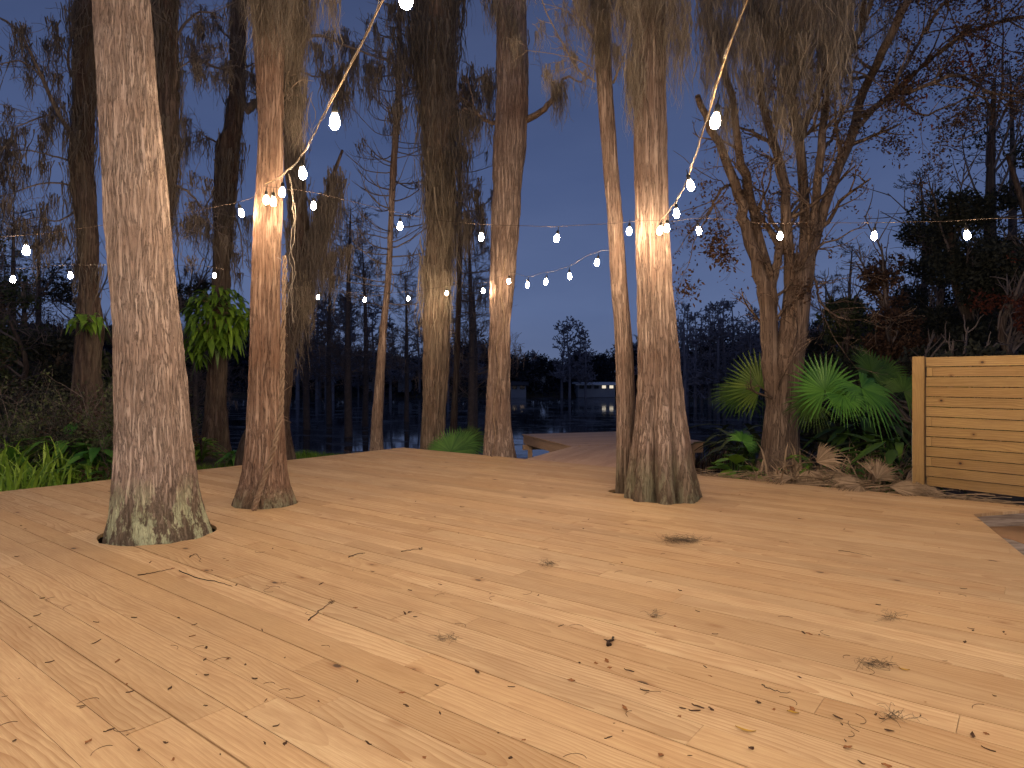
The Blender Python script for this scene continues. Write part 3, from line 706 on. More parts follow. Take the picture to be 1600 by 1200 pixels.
moss_part(T8, [P(x, y, 13.3) for x, y in ((735,175),(745,185),(720,180),(755,120),(748,170),(763,110),(700,150),(765,180),(728,190))], .8, 34, 15, spread=.10, width=.008, mat=M_moss_dark)
mb = MB(); tube(mb, pxpath([(768,716,12.72),(774,680,12.76),(771,640,12.82),(780,580,12.82),(776,540,12.84),(788,500,12.85),(783,455,12.85),(790,400,12.82)], 60), .014, 6)
tag(mb.build('vine', M_vine), 'thin pale vine climbing the flared trunk that has the broken limb', 'vine')
# T10 bare twigs to the left
out = []; nodes = []
limb(out, [(930,128,8.8),(900,105,8.7),(875,60,8.6),(850,10,8.6),(840,-30,8.6)], .014, .006, kids=10, kl=.4, nodes=nodes, klvl=1)
limb(out, [(945,120,8.8),(905,95,8.6),(870,85,8.5),(815,78,8.5)], .009, .003, kids=8, kl=.35, nodes=nodes, klvl=1)
limb(out, [(940,80,8.8),(915,45,8.7),(880,15,8.7),(845,5,8.6)], .010, .003, kids=8, kl=.4, nodes=nodes, klvl=1)
limb(out, [(958,130,8.8),(970,100,8.7),(978,85,8.7)], .018, .010, kids=2, kl=.3, nodes=nodes, klvl=1)
limb(out, [(930,60,8.8),(905,25,8.5),(885,-30,8.5)], .02, .008, kids=6, kl=.4, nodes=nodes, klvl=1)
mb = MB(); tubes(mb, out); mb.build('bare_branches', M_twig_lit, T10)
sel = [nodes[i][0] for i in r_.choice(len(nodes), 34, replace=False)]
moss_part(T10, sel, .45, 26, 16, spread=.03, width=.0032)
mb = MB(); tube(mb, pxpath([(986,760,8.5),(993,720,8.52),(999,680,8.54),(1002,640,8.56),(996,600,8.6),(1002,570,8.6),(998,520,8.6)], 50), .011, 6)
tag(mb.build('vine', M_vine), 'thin woody vine in the gap between the slender trunk and the fluted trunk', 'vine')
# T2 twisting vine
rt = np.random.default_rng(77); mb = MB()
t = np.linspace(0, 1, 200)
cxp = np.interp(t, [0,.2,.35,.5,.7,1], [398,412,430,441,443,446]); cyp = np.interp(t, [0,.2,.35,.5,.7,1], [796,752,700,640,560,400])
for k in range(3):
    a_ = t*60+k*2.1
    Yv = np.interp(t, [0, .35, .5, 1], [7.52, 7.62, 7.78, 7.93])
    pts = np.array([P(x, y, yy) for x, y, yy in zip(cxp, cyp, Yv)])+np.stack([np.cos(a_)*.018, np.sin(a_)*.018, 0*a_], 1)
    tube(mb, pts+np.array([0, -.03, 0]), .017-.007*t, 6)
for k in range(70):
    q = rt.integers(5, 195); p = P(cxp[q], cyp[q], 7.6); dd = rt.normal(0, .05, 3); tube(mb, smooth_path([p, p+dd*.6, p+dd*1.3+[0, 0, -.02]], 5), .0022, 3)
tag(mb.build('vine', M_vine), 'twisted ropy vine spiralling up the foot of the red-barked trunk', 'vine')
out = []
limb(out, [(442,150,8.1),(455,142,8.1),(466,150,8.1)], .02, .012, kids=6, kl=.3)
mb = MB(); tubes(mb, out); mb.build('limb_stub', M_twig_lit, T2)
# bare branches T6 : upswept
def upswept(root, prof, Y, z0, z1, n, seed, L=1.4, mat=M_twig, lvl=1, mossn=0, r=.014, nm='bare_branches', nk=5):
    rg = np.random.default_rng(seed); out = []; nodes = []
    for k in range(n):
        z = z0+(z1-z0)*(k+rg.random())/n; th = rg.uniform(0, 6.28)
        c = np.interp(z, prof[0], prof[1])
        f = 1-.5*(z-z0)/(z1-z0)
        grow(out, (c, Y, z), (math.cos(th), math.sin(th), -.15), L*f*rg.uniform(.6, 1.2), r*rg.uniform(.6, 1.2), lvl, rg, .10, .10, nk, .6, .45, nodes, 8, .004)
    mb = MB(); tubes(mb, out); mb.build(nm, mat, root)
    if mossn:
        sel = [nodes[i][0] for i in rg.choice(len(nodes), min(mossn, len(nodes)), replace=False)]
        mb = MB(); moss(mb, sel, .55, 10, rg, spread=.05, width=.009); mb.build('spanish_moss', M_moss_dark, root)
upswept(T6, p6, 16.5, 3.2, 11, 75, 101, 1.9, mossn=60, nk=6, r=.018)
upswept(T9, p9, 22, 2.6, 9.6, 60, 102, 2.2, mossn=50, nk=6, r=.02)
# dark side limbs on T3, T4, T5, T7, T2b with moss
def side_limbs(root, specs, seed, mossn=40, ml=.7, nm='limbs', mat=M_twig, kids=12, kl=.7, lvl=1, nk=5, mw=.009, up=-.02, npm=22, mmat=None):
    rg = np.random.default_rng(seed); per = max(4, mossn//len(specs))
    for pts, r0, r1 in specs:
        out = []; nodes = []; limb(out, pts, r0, r1, 14, 3, rg, nodes, kids, kl, up, lvl, .8, .2, nk, .004)
        mb = MB(); tubes(mb, out); mb.build('limb', mat, root)
        sel = [nodes[i][0] for i in rg.choice(len(nodes), min(per, len(nodes)), replace=False)]
        mb = MB(); moss(mb, sel, ml, npm, rg, spread=.06, width=mw); mb.build('spanish_moss', mmat or M_moss_dark, root)
side_limbs(T3, [([(112,210,13.4),(92,180,13),(72,135,12.6),(50,85,12.2),(20,40,12),(-20,20,12)], .05, .012),
                ([(75,145,12.6),(60,115,12.4),(30,95,12.2),(-10,105,12)], .025, .008),
                ([(112,290,13.5),(85,285,13),(50,290,12.6),(10,305,12.4),(-30,300,12)], .02, .006),
                ([(75,180,12.8),(45,190,12.5),(10,205,12.3)], .02, .006),
                ([(112,120,13.5),(106,95,13.3),(110,60,13.2),(108,0,13.2)], .03, .012),
                ([(118,330,13.5),(90,345,13),(55,340,12.8),(10,350,12.6)], .02, .005),
                ([(105,250,13.5),(70,240,13),(30,235,12.6),(-20,250,12.4)], .02, .005)], 111, 110, .75)
side_limbs(T4, [([(275,60,11),(300,25,11),(330,20,11.2),(350,35,11.4)], .025, .007), ([(275,290,11),(300,305,11.3),(318,330,11.5),(330,350,11.5)], .025, .007), ([(276,110,11),(300,95,11),(325,100,11)], .015, .004)], 112, 36, .4)
side_limbs(T5, [([(384,172,16.5),(400,160,16.4),(412,150,16.3)], .12, .07), ([(362,110,16.5),(335,105,16.2),(305,90,16),(280,92,16)], .04, .01), ([(345,225,16.5),(325,215,16.3),(312,206,16.2)], .03, .008),
                ([(360,60,16.5),(345,45,16.2),(330,20,16)], .03, .01), ([(372,110,16.5),(395,100,16.3),(410,95,16)], .03, .01), ([(335,300,16.5),(318,330,16.3),(312,370,16.3)], .02, .006), ([(362,330,16.5),(375,360,16.3),(380,420,16.3)], .03, .008)], 113, 90, .8)
side_limbs(T2b, [([(470,60,12.5),(500,55,12.6),(540,70,12.8),(590,90,13),(612,100,13)], .035, .010), ([(470,110,12.5),(500,120,12.8),(530,95,13)], .02, .006), ([(475,300,12.5),(500,350,13),(520,380,13)], .02, .006)], 114, 60, .8)
side_limbs(T7, [([(710,160,15.5),(730,150,15.4),(750,120,15.4)], .05, .015), ([(706,300,15.5),(725,320,15.3),(740,335,15.2)], .03, .008), ([(660,130,15.5),(630,110,15.3),(600,90,15.2),(560,60,15)], .03, .008), ([(660,120,15.5),(640,60,15.3),(625,20,15)], .03, .008)], 115, 90, .9)

# T12 multi stem ---------------------------------------------------------
Y12 = 12.3
T12, p12 = tree('oak_tree', 'many-stemmed brown tree rising from a single stout foot between the fan palms', Y12,
    [(395,1238,1276),(420,1228,1272),(470,1222,1268),(516,1216,1264),(573,1202,1256),(650,1194,1249),(700,1190,1250),(727,1184,1255)], -.45, zof(395, Y12), M_bark_smooth,
    nseg=140, dz=.035, ridge=.008, fine=.004, lump=.06, flute=.16, nfl=6, flz=3.2, seed=91, freq=12)
sc = Y12/FL
stems = [
 ([(1216,650),(1208,575),(1202,515),(1194,450),(1187,425),(1167,356),(1156,311),(1137,255),(1110,200),(1090,150)], 26, 6),
 ([(1206,560),(1206,500),(1203,440),(1181,349),(1167,281),(1152,225),(1145,160),(1120,60),(1100,-20)], 16, 5),
 ([(1200,470),(1208,440),(1216,400),(1222,360),(1227,337)], 12, 8),
 ([(1240,600),(1238,520),(1234,431),(1227,337),(1226,285),(1205,210),(1190,150),(1180,60),(1170,-30)], 16, 6),
 ([(1250,500),(1258,420),(1258,380),(1256,300),(1246,210),(1238,150),(1250,105),(1265,40),(1260,-30)], 16, 7),
 ([(1250,215),(1258,195),(1275,160),(1287,124),(1312,85),(1340,56),(1362,0),(1375,-30)], 11, 5),
 ([(1262,420),(1268,390),(1276,300),(1284,225),(1291,150),(1308,112),(1335,68),(1350,10),(1352,-30)], 12, 5),
 ([(1256,470),(1268,400),(1280,356),(1295,300),(1329,217),(1347,150),(1377,86),(1419,0),(1430,-30)], 15, 8),
 ([(1351,180),(1390,150),(1434,109),(1470,80),(1509,52),(1560,35),(1610,24)], 8, 4),
 ([(1340,200),(1389,150),(1430,140),(1490,118),(1520,130),(1546,144),(1600,150)], 6, 3),
 ([(1389,160),(1400,130),(1440,60),(1470,10),(1500,-30)], 5, 3),
 ([(1275,300),(1285,240),(1300,215),(1320,170),(1350,140)], 5, 2),
 ([(1160,300),(1140,290),(1125,300),(1110,330),(1100,350)], 5, 2),
 ([(1262,420),(1275,440),(1280,470),(1300,490),(1325,500)], 4, 1.5),
 ([(1400,150),(1440,180),(1470,170),(1530,150),(1550,190),(1500,220)], 3, 1.5),
]
out = []; nodes = []; rg = np.random.default_rng(121)
for k, (pts, w0, w1) in enumerate(stems):
    dy = 0 if k < 8 else 0
    yy = [Y12+(rg.uniform(-.9, .9))*min(1, max(0, (430-y)/300)) for x, y in pts]
    out = []
    limb(out, [(x, y, Yq) for (x, y), Yq in zip(pts, yy)], w0*sc/2*1.2, w1*sc/2*1.35, 26, 3, rg, nodes, 11 if k > 1 else 6, 1.1, .01, 2, .7, .2, 4, .003)
    mb = MB()
    for pts_, rad, lvl in out: tube(mb, pts_, rad, 12 if lvl == 3 else 4 if lvl == 2 else 3, c=random.uniform(.1, 1))
    mb.build('limb', M_bark_smooth, T12)
npos = np.array([n_[0] for n_ in nodes])
m = (npos[:, 2] > 3.0); cand = npos[m]
ctr = cand[rg.choice(len(cand), 1500)]
wsel = cand[(cand[:, 0]/cand[:, 1]*FL+800) > 1380]
if len(wsel): ctr[:800] = wsel[rg.choice(len(wsel), 800)]
mb = MB(); leafcloud(mb, np.repeat(ctr, 9, axis=0)+rg.normal(0, .10, (13500, 3)), .065, rg); mb.build('foliage', M_leaf_brown, T12)
lc = [P(1125, 395, 11.8), P(1118, 385, 11.9), P(1135, 405, 11.8), P(1075, 455, 11.8), P(1255, 455, 11.9), P(1120, 370, 11.9)]
for c in lc:
    mb = MB(); leafcloud(mb, c+rg.normal(0, .12, (130, 3)), .085, rg); mb.build('leaf_clump', M_leaf_brown, T12)
for c in [P(1500, 105, 12), P(1545, 70, 12.2), P(1515, 60, 12), P(1535, 110, 12), P(1430, 155, 12), P(1480, 95, 12.4)]:
    mb = MB(); leafcloud(mb, c+rg.normal(0, .2, (90, 3)), .10, rg, .3); mb.build('leaf_clump', M_leaf_red, T12)
moss_part(T12, np.vstack([curtain(1085, 1330, -90, 60, 11.3, 120, r_, .8), curtain(1100, 1340, 0, 120, 11.2, 46, r_, .7), curtain(1120, 1310, 60, 190, 11.4, 18, r_, .6)]), 1.05, 44, 17, spread=.08, width=.006, wig=.07)
moss_part(T12, curtain(1290, 1400, -40, 60, 12, 14, r_, .5), .9, 22, 18, spread=.10, width=.006)

# ------------------------------------------------------------------ climber on T5 and T3
def broad_leaf(mb, p, d, L, w_, rng, droop=.6):
    d = np.asarray(d, float); d /= np.linalg.norm(d); s = np.cross(d, [0, 0, 1.0]); s /= (np.linalg.norm(s)+1e-6)
    t = np.linspace(0, 1, 6); wdt = w_*np.array([.12, .8, 1, .85, .5, .02])
    c = p+d[None]*(t*L)[:, None]+np.array([0, 0, -1.0])[None]*(droop*L*t*t)[:, None]
    up_ = np.array([0, 0, .25])*w_
    V = np.stack([c-s*wdt[:, None]+up_, c, c+s*wdt[:, None]+up_], 1).reshape(-1, 3)
    Q = [(3*i+a, 3*i+a+1, 3*i+a+4, 3*i+a+3) for i in range(5) for a in (0, 1)]
    mb.add(V, q=Q, c=rng.uniform(.05, 1))
def climber(label, cx, cy, rx, ry, Y, n, seed, L=.34, extra=()):
    rg = np.random.default_rng(seed); base = P(cx, cy+ry, Y)
    root = thing('climbing_plant', base, label, 'plant'); mb = MB(); st = MB()
    for k in range(n):
        a = rg.uniform(0, 6.28); q = rg.random()**.5
        c = P(cx+rx*q*math.cos(a), cy+ry*q*math.sin(a), Y+rg.uniform(-.65, .25))
        d = (c-P(cx, cy, Y))*[1, 1, .4]+rg.normal(0, .25, 3)
        broad_leaf(mb, c, d, L*rg.uniform(.6, 1.2), L*.22*rg.uniform(.7, 1.2), rg, rg.uniform(.5, 1.4))
        if k % 4 == 0: tube(st, smooth_path([P(cx, cy, Y), (P(cx, cy, Y)+c)/2+[0, 0, .05], c], 5), .006, 4)
    for ex, ey, k2 in extra:
        for k in range(k2):
            c = P(ex+rg.uniform(-14, 14), ey+rg.uniform(-16, 16), Y-.3+rg.uniform(-.3, .2)); broad_leaf(mb, c, rg.normal(0, 1, 3)*[1, 1, .3], L*rg.uniform(.6, 1.1), L*.2, rg, rg.uniform(.8, 1.4))
    mb.build('leaf', M_vine_leaf, root); st.build('stem', M_vine, root)
climber('lush green broad-leaved climber ringing the dark trunk between the pale and vine-wrapped trunks', 340, 492, 46, 44, 16.1, 420, 131, .27, ((308, 545, 44), (378, 500, 40), (318, 522, 36), (350, 532, 24)))
climber('small green sprig of leaves growing on the far left moss-hung trunk', 135, 500, 24, 10, 13.1, 46, 132, .2)

# ------------------------------------------------------------------ fan palms
def fan(mb, hub, nrm, up, R, rng, spread=300, nseg=34, droop=.3, c0=None):
    nrm = np.asarray(nrm, float); nrm /= np.linalg.norm(nrm); up = np.asarray(up, float); up -= (up@nrm)*nrm; up /= np.linalg.norm(up); sd = np.cross(up, nrm)
    for k in range(nseg):
        a = math.radians(-spread/2+spread*(k+.5)/nseg); L = R*(1-.22*abs(a)/math.pi)*rng.uniform(.92, 1.05); da = math.radians(spread/nseg)
        d = up*math.cos(a)+sd*math.sin(a); q = -up*math.sin(a)+sd*math.cos(a)
        t = np.array([.02, .3, .55, .75, .9, 1.0]); wdt = np.array([.02*da, .30*da*.5, .50*da*.5, .33*da*.5, .15*da*.5, .003])*L*1.02
        dr = np.where(t > .5, (t-.5)**1.6, 0)*droop*2*L*rng.uniform(.5, 1.5)
        c = hub+d[None]*(t*L)[:, None]-np.array([0, 0, 1.0])[None]*dr[:, None]
        c = c+nrm[None]*(.10*L*(t**2))[:, None]
        fold = nrm[None]*(wdt*.5)[:, None]
        V = np.stack([c-q*wdt[:, None]+fold, c-fold*.4, c+q*wdt[:, None]+fold], 1).reshape(-1, 3)
        mb.add(V, q=[(3*i+s, 3*i+s+1, 3*i+s+4, 3*i+s+3) for i in range(5) for s in (0, 1)], c=rng.uniform(.05, 1) if c0 is None else c0)
def fan_palm(label, base, fronds, seed, name='fan_palm'):
    rg = np.random.default_rng(seed); root = thing(name, base, label, 'palm', None)
    for px, py, Y, R, nrm, up, spread, mat, dr in fronds:
        hub = P(px, py, Y); mb = MB(); fan(mb, hub, nrm, up, R, rg, spread, 36, dr); f = mb.build('frond', mat, root)
        s = MB(); mid = (np.array(base)+hub)/2+np.array([0, 0, .12]); tube(s, smooth_path([base, mid, hub], 12), np.linspace(.014, .007, 12), 6)
        o = s.build('petiole', mat, None); o.parent = f; 
    return root
bA = P(1193, 718, 12.9); bA[2] = -.3
fan_palm('yellow-green fan palm peeking out on the left side of the many-stemmed tree', bA, [
 (1188, 606, 13.0, .80, (-.2, -1, .25), (-.35, 0, 1), 290, M_palm_y, .05),
 (1160, 614, 13.4, .70, (-.3, -.7, .8), (-1, -.3, .1), 250, M_palm_d, .25),
 (1160, 690, 11.6, .34, (.1, -.7, .8), (.4, -.4, 1), 260, M_palm, .3)], 141)
bB = P(1310, 712, 11.0); bB[2] = -.3
fan_palm('large bright green fan palm between the many-stemmed tree and the fence', bB, [
 (1289, 611, 10.8, .70, (.05, -1, .3), (.05, 0, 1), 320, M_palm, .10),
 (1346, 606, 10.6, .76, (.25, -.75, .75), (.35, -.5, -.3), 280, M_palm, .60),
 (1318, 618, 10.4, .50, (0, -.7, .8), (0, -.6, -.6), 220, M_palm, .55),
 (1362, 580, 11.8, .62, (.4, -.8, .5), (.6, 0, .8), 300, M_palm_d, .2),
 (1270, 628, 11.2, .5, (-.3, -.8, .4), (-.8, 0, -.3), 240, M_palm_d, .4)], 142)
bC = P(1405, 700, 11.2); bC[2] = -.3
fan_palm('shaded dark green fan palm half hidden by the fence post', bC, [
 (1412, 612, 11.2, .55, (-.2, -.8, .6), (.4, 0, .5), 280, M_palm_d, .5), (1380, 590, 12.2, .6, (0, -1, .4), (.2, 0, 1), 280, M_palm_d, .3)], 143)
bD = P(706, 716, 14.6); bD[2] = -.6
fan_palm('low bright green fan palm at the back corner of the deck below the shaggy trunk', bD, [
 (704, 706, 14.5, .60, (0, -1, .35), (0, 0, 1), 250, M_palm, .12), (722, 698, 14.9, .58, (.2, -.9, .5), (.6, 0, .6), 260, M_palm, .3),
 (692, 704, 14.8, .45, (-.2, -.8, .6), (-.5, -.2, .7), 220, M_palm, .2), (735, 688, 15.4, .5, (.3, -.9, .4), (.7, .2, .7), 240, M_palm_d, .3)], 144)

# ------------------------------------------------------------------ leafy plants right
def leafy_plant(label, base, n, L, seed, mat, w_=.12, cat='plant', name='leafy_plant', group=None, up=1.0):
    rg = np.random.default_rng(seed); root = thing(name, base, label, cat, group); mb = MB(); st = MB()
    for k in range(n):
        a = rg.uniform(0, 6.28); h_ = rg.uniform(.3, 1)*L*up; q = np.array(base)+[math.cos(a)*L*.25, math.sin(a)*L*.25, h_]
        tube(st, smooth_path([base, (np.array(base)+q)/2+[0, 0, .04], q], 6), .005, 4)
        broad_leaf(mb, q, (math.cos(a), math.sin(a), rg.uniform(-.2, .8)), L*rg.uniform(.5, 1), L*w_*rg.uniform(.7, 1.4), rg, rg.uniform(.1, .8))
    mb.build('leaf', mat, root); st.build('stem', mat, root); return root
def gz(px, Y): 
    x = (px-800)/FL*Y; return np.array([x, Y, float(ground_z(np.array(x), np.array(Y)))])
leafy_plant('bright green big-leaved plant at the deck edge left of the many-stemmed tree', gz(1152, 10.9), 22, .5, 151, M_vine_leaf, .22)
leafy_plant('small bright green leafy seedling in front of the big-leaved plant', gz(1150, 10.45), 9, .25, 152, M_vine_leaf, .25)
leafy_plant('dark green long-leaved plant between fan palm and fence post', gz(1398, 10.3), 14, .9, 153, M_palm_d, .10)
leafy_plant('upright green strap leaf plant just right of the many-stemmed tree foot', gz(1262, 11.3), 8, .6, 154, M_palm, .10, up=.4)
leafy_plant('green leaves sprouting low among the dead fronds', gz(1365, 9.9), 12, .36, 155, M_palm, .22)
leafy_plant('tangled olive plant directly beside the pale pipe', gz(1412, 9.9), 14, .5, 156, M_dead, .05)
for k, (px, Y, L) in enumerate([(1165, 13.5, .8), (1180, 12.6, .6), (1290, 13.5, 1.3), (1345, 12.6, 1.1), (1155, 15, 1.0), (1420, 13, 1.5), (1385, 12, 1.0), (1150, 17.5, 1.0)]):
    leafy_plant('dark straggly understory plant behind the fan palms', gz(px, Y), 26, L, 160+k, M_palm_d if k % 2 else M_leaf_dark, .07, group='dark understory plants behind the fan palms')
# dry reeds at the shore right of dock
def blades(mb, c, n, h, rng, w_=.01, spread=.2, lean=.4):
    c = np.asarray(c, float).reshape(-1, 3); A = np.repeat(c, n, axis=0)+rng.normal(0, spread, (len(c)*n, 3))*[1, 1, 0]; m = len(A)
    th = rng.uniform(0, 6.28, m); hh = h*rng.uniform(.4, 1.1, m); ln = lean*rng.uniform(.2, 1.3, m)*hh
    t = np.array([0, .35, .7, 1.0]); d = np.stack([np.cos(th), np.sin(th), 0*th], 1); s = np.stack([-np.sin(th), np.cos(th), 0*th], 1)
    ctr = A[:, None]+d[:, None]*(ln[:, None]*t**2)[..., None]+np.array([0, 0, 1.0])*(hh[:, None]*(t-.25*t**3))[..., None]
    wd_ = w_*rng.uniform(.6, 1.3, m)[:, None]*np.array([.8, 1, .7, .05])[None]
    V = np.stack([ctr-s[:, None]*wd_[..., None], ctr+s[:, None]*wd_[..., None]], 2).reshape(-1, 3)
    base = np.array([(0,1,3,2),(2,3,5,4),(4,5,7,6)]); Q = (np.arange(m)[:, None, None]*8+base[None]).reshape(-1, 4)
    mb.add(V, q=Q, c=np.repeat(rng.uniform(.02, 1, m), 8))
rg = np.random.default_rng(170)
for k, px in enumerate((1085, 1100, 1118, 1135, 1152)):
    p = gz(px, 16.5+.3*k); p[2] = max(p[2], -.9); mb = MB(); blades(mb, p, 60, .9, rg, .012, .22, .3)
    tag(mb.build('reed_clump', M_dead if k % 2 else M_leaf_brown), 'clump of dry brown reeds behind the right end of the dock', 'reeds', 'dry reed clumps beyond the dock')
for k in range(20):
    px = 1212+k*11.2+rg.uniform(-6, 6); p = gz(px, 10.2+rg.uniform(-.5, .8)); mb = MB(); blades(mb, p, int(rg.uniform(12, 34)), rg.uniform(.45, 1.05), rg, .014, .18, .9)
    tag(mb.build('dry_stalks', M_dead), 'spray of dry tan stalks standing among the dead fronds', 'dead stalks', 'dry stalks by the deck')
for k, (px, Y, L) in enumerate([(1275, 10.6, .55), (1322, 10.2, .5), (1345, 10.9, .7), (1388, 10.0, .45), (1405, 10.8, .8)]):
    leafy_plant('mixed green strap plant growing up through the dead fronds', gz(px, Y), 12, L, 270+k, M_palm if k % 2 else M_vine_leaf, .09, group='green plants among the dead fronds')
# dead fronds
rg = np.random.default_rng(180)
dead = [(1275,722,.50,(-.3,-.7,.6),(.9,-.2,.45),110,'half folded dead palm frond lying highest on the pile with its long stalk'),
 (1370,748,.42,(0,-.9,.5),(.5,0,.9),150,'dead fan frond with its fingers splayed upward near the fence'),
 (1262,735,.34,(-.2,-.9,.5),(.2,-.2,-1),150,'small pale dead fan frond with fingers pointing down'),
 (1415,752,.50,(.1,-.5,.9),(.9,-.5,.1),160,'dead palm frond lying against the foot of the fence post'),
 (1330,742,.6,(0,-.4,1),(-1,-.25,0),90,'long brown dead frond lying flat along the deck edge'),
 (1390,760,.5,(0,-.3,1),(.8,-.5,.0),120,'brown dead frond spilling onto the deck below the fence post'),
 (1240,745,.5,(0,-.3,1),(-.9,-.1,.1),80,'dead frond at the left end of the frond pile'),
 (1300,748,.55,(0,-.4,1),(.9,-.4,.0),80,'crumpled dead frond in the middle of the frond pile'),
 (1345,757,.45,(0,-.4,1),(-.7,-.5,.1),100,'ragged dead frond lowest in the middle of the frond pile'),
 (1430,757,.45,(.2,-.4,1),(.7,-.3,.1),150,'dead frond tucked under the fence beside its post')]
for k, (px, py, R, nrm, up, sp_, lab) in enumerate(dead):
    Yd = FL*(H+.02-.1)/(py-HZ) if py > 740 else 9.9
    Yd = min(max(Yd, (OB+.1-0)/(NN[0]*(px-800)/FL+NN[1])), 10.5)
    hub = P(px, py, Yd); hub[2] = max(hub[2], .0)
    root = thing('dead_frond', hub, lab, 'dead frond', 'dead palm fronds piled along the deck edge')
    mb = MB(); fan(mb, hub, nrm, up, R, rg, sp_, 26, rg.uniform(.1, .5)); mb.build('fan', M_dead, root)
    s = MB(); e = hub-np.array(up)/np.linalg.norm(up)*R*1.0*np.array([1, 1, .2])+np.array([0, 0, -.06]); tube(s, smooth_path([hub, (hub+e)/2+[0, 0, .03], e], 8), np.linspace(.006, .012, 8), 5); s.build('stalk', M_dead, root)
mb = MB()
for k in range(420):
    s_ = rg.uniform(0, 1); u = -4.9+4.6*s_; p = XY(u, OB+abs(rg.normal(0, .28))+.02); a = rg.uniform(-.5, .5)+(-.66); L = rg.uniform(.1, .6)
    q = np.array([*p, -.22+rg.uniform(0, .22)]); d = np.array([math.cos(a), math.sin(a), rg.uniform(-.15, .25)])
    tube(mb, smooth_path([q, q+d*L*.5+[0, 0, .02], q+d*L], 4), rg.uniform(.003, .008), 3, c=rg.uniform(.1, 1))
tag(mb.build('frond_litter', M_dead), 'tangle of dry brown frond scraps along the right deck edge', 'plant litter', kind='stuff')

# ------------------------------------------------------------------ left greenery
rg = np.random.default_rng(190)
def strip_pts(n, lo, hi, ua=None):   # points beyond the left deck edge; o range
    oo = rg.uniform(lo, hi, n); d = np.abs(rg.normal(0, 1, n)); return oo, d
n = 5200; oo = rg.uniform(-1, 11.5, n); uu_ = UL-.03-rg.uniform(0, 1, n)**1.5*3.2
xy = np.array([XY(u, o) for u, o in zip(uu_, oo)]); z = ground_z(xy[:, 0], xy[:, 1])
ok = z > -.6
mb = MB(); blades(mb, np.column_stack([xy, z])[ok], 6, .24, rg, .005, .05, .6)
n = 1500; oo = rg.uniform(OB, OB+3.5, n); uu_ = rg.uniform(UL-3, UL+3.0, n)
xy = np.array([XY(u, o) for u, o in zip(uu_, oo)]); z = ground_z(xy[:, 0], xy[:, 1]); ok = z > -.9
blades(mb, np.column_stack([xy, z])[ok], 5, .22, rg, .006, .05, .6)
tag(mb.build('grass', M_grass), 'short green grass along the left edge of the deck', 'grass', kind='stuff')
k = 0
for px, Y, h_, n_, lab in [(18,9.6,.62,26,'leftmost tall clump of bright strap-leaved grass'),(50,9.9,.66,28,'tall bright strap-leaved clump near the left picture edge'),(85,10.2,.6,24,'bright strap-leaved clump in the middle of the row left of the pale trunk'),
        (112,10.6,.5,20,'shorter strap-leaved clump right of centre in the row by the deck'),(140,11.2,.5,18,'strap-leaved clump nearest the thick pale trunk'),(5,10.6,.7,24,'strap-leaved clump behind the leftmost one'),(68,11.0,.7,24,'strap-leaved clump farther back behind the bright row')]:
    p = gz(px, Y); mb = MB(); blades(mb, p, int(n_*1.1), h_*1.75*rg.uniform(.75, 1.1), rg, .022, .17, .5)
    tag(mb.build('strap_leaf_clump', M_strap), lab, 'plant', 'strap-leaved clumps beside the deck')
def shrub(label, base, r, h_, n, seed, mat, group, size=.07, name='shrub'):
    rg = np.random.default_rng(seed); root = thing(name, base, label, 'shrub', group); out = []; nodes = []
    for k in range(9):
        a = rg.uniform(0, 6.28); grow(out, base, (math.cos(a)*r/h_, math.sin(a)*r/h_, 1), h_*rg.uniform(.7, 1.1), .014, 2, rg, 0, .2, 4, .7, .5, nodes, 6, .003)
    mb = MB(); tubes(mb, out); mb.build('stems', M_twig, root)
    N_ = np.array([q[0] for q in nodes]); c = N_[rg.choice(len(N_), n)]+rg.normal(0, .07, (n, 3))
    mb = MB(); leafcloud(mb, c, size, rg); mb.build('foliage', mat, root); return root
shr = [(-30,11.5,1.0,1.3),(30,12,1.0,1.1),(80,12.5,.7,1.6),(130,12.8,.6,.9),(165,12.4,.8,1.5),(190,11.8,.6,1.0),(60,14.5,1.4,1.6),(-10,15.5,1.8,2.2),(150,15.5,1.0,1.8),(270,16.8,.8,1.0),(100,11.8,.4,.7),(290,15.2,.5,.5)]
for k, (px, Y, r, h_) in enumerate(shr):
    shrub('dark leafy shrub in the shade behind the strap-leaved clumps at left', gz(px, Y), r, h_*1.3, 1700, 200+k, [M_leaf_dark, M_leaf_dark, M_leaf_black, M_leaf_brown][k % 4], 'dark shrubs at the left of the deck', .06)
shrub('low brownish shrub with yellowing leaves beside the thick pale trunk', gz(158, 10.9), .35, .45, 500, 230, M_leaf_brown, None, .06)
shrub('low scrubby bush at the water edge behind the deck corner', gz(560, 15.6), .5, .35, 400, 231, M_leaf_brown, None, .05)

for k, (px, Y, L) in enumerate([(25, 11.2, .7), (62, 10.4, .5), (100, 11.8, .8), (128, 11.0, .5), (155, 11.6, .7), (5, 12.4, .9), (172, 10.8, .4), (315, 15.0, .5), (365, 14.2, .4)]):
    leafy_plant('dim green leafy weed among the plants left of the deck', gz(px, Y), 34, L, 240+k, M_vine_leaf if k % 2 else M_palm, .10, group='leafy weeds left of the deck')

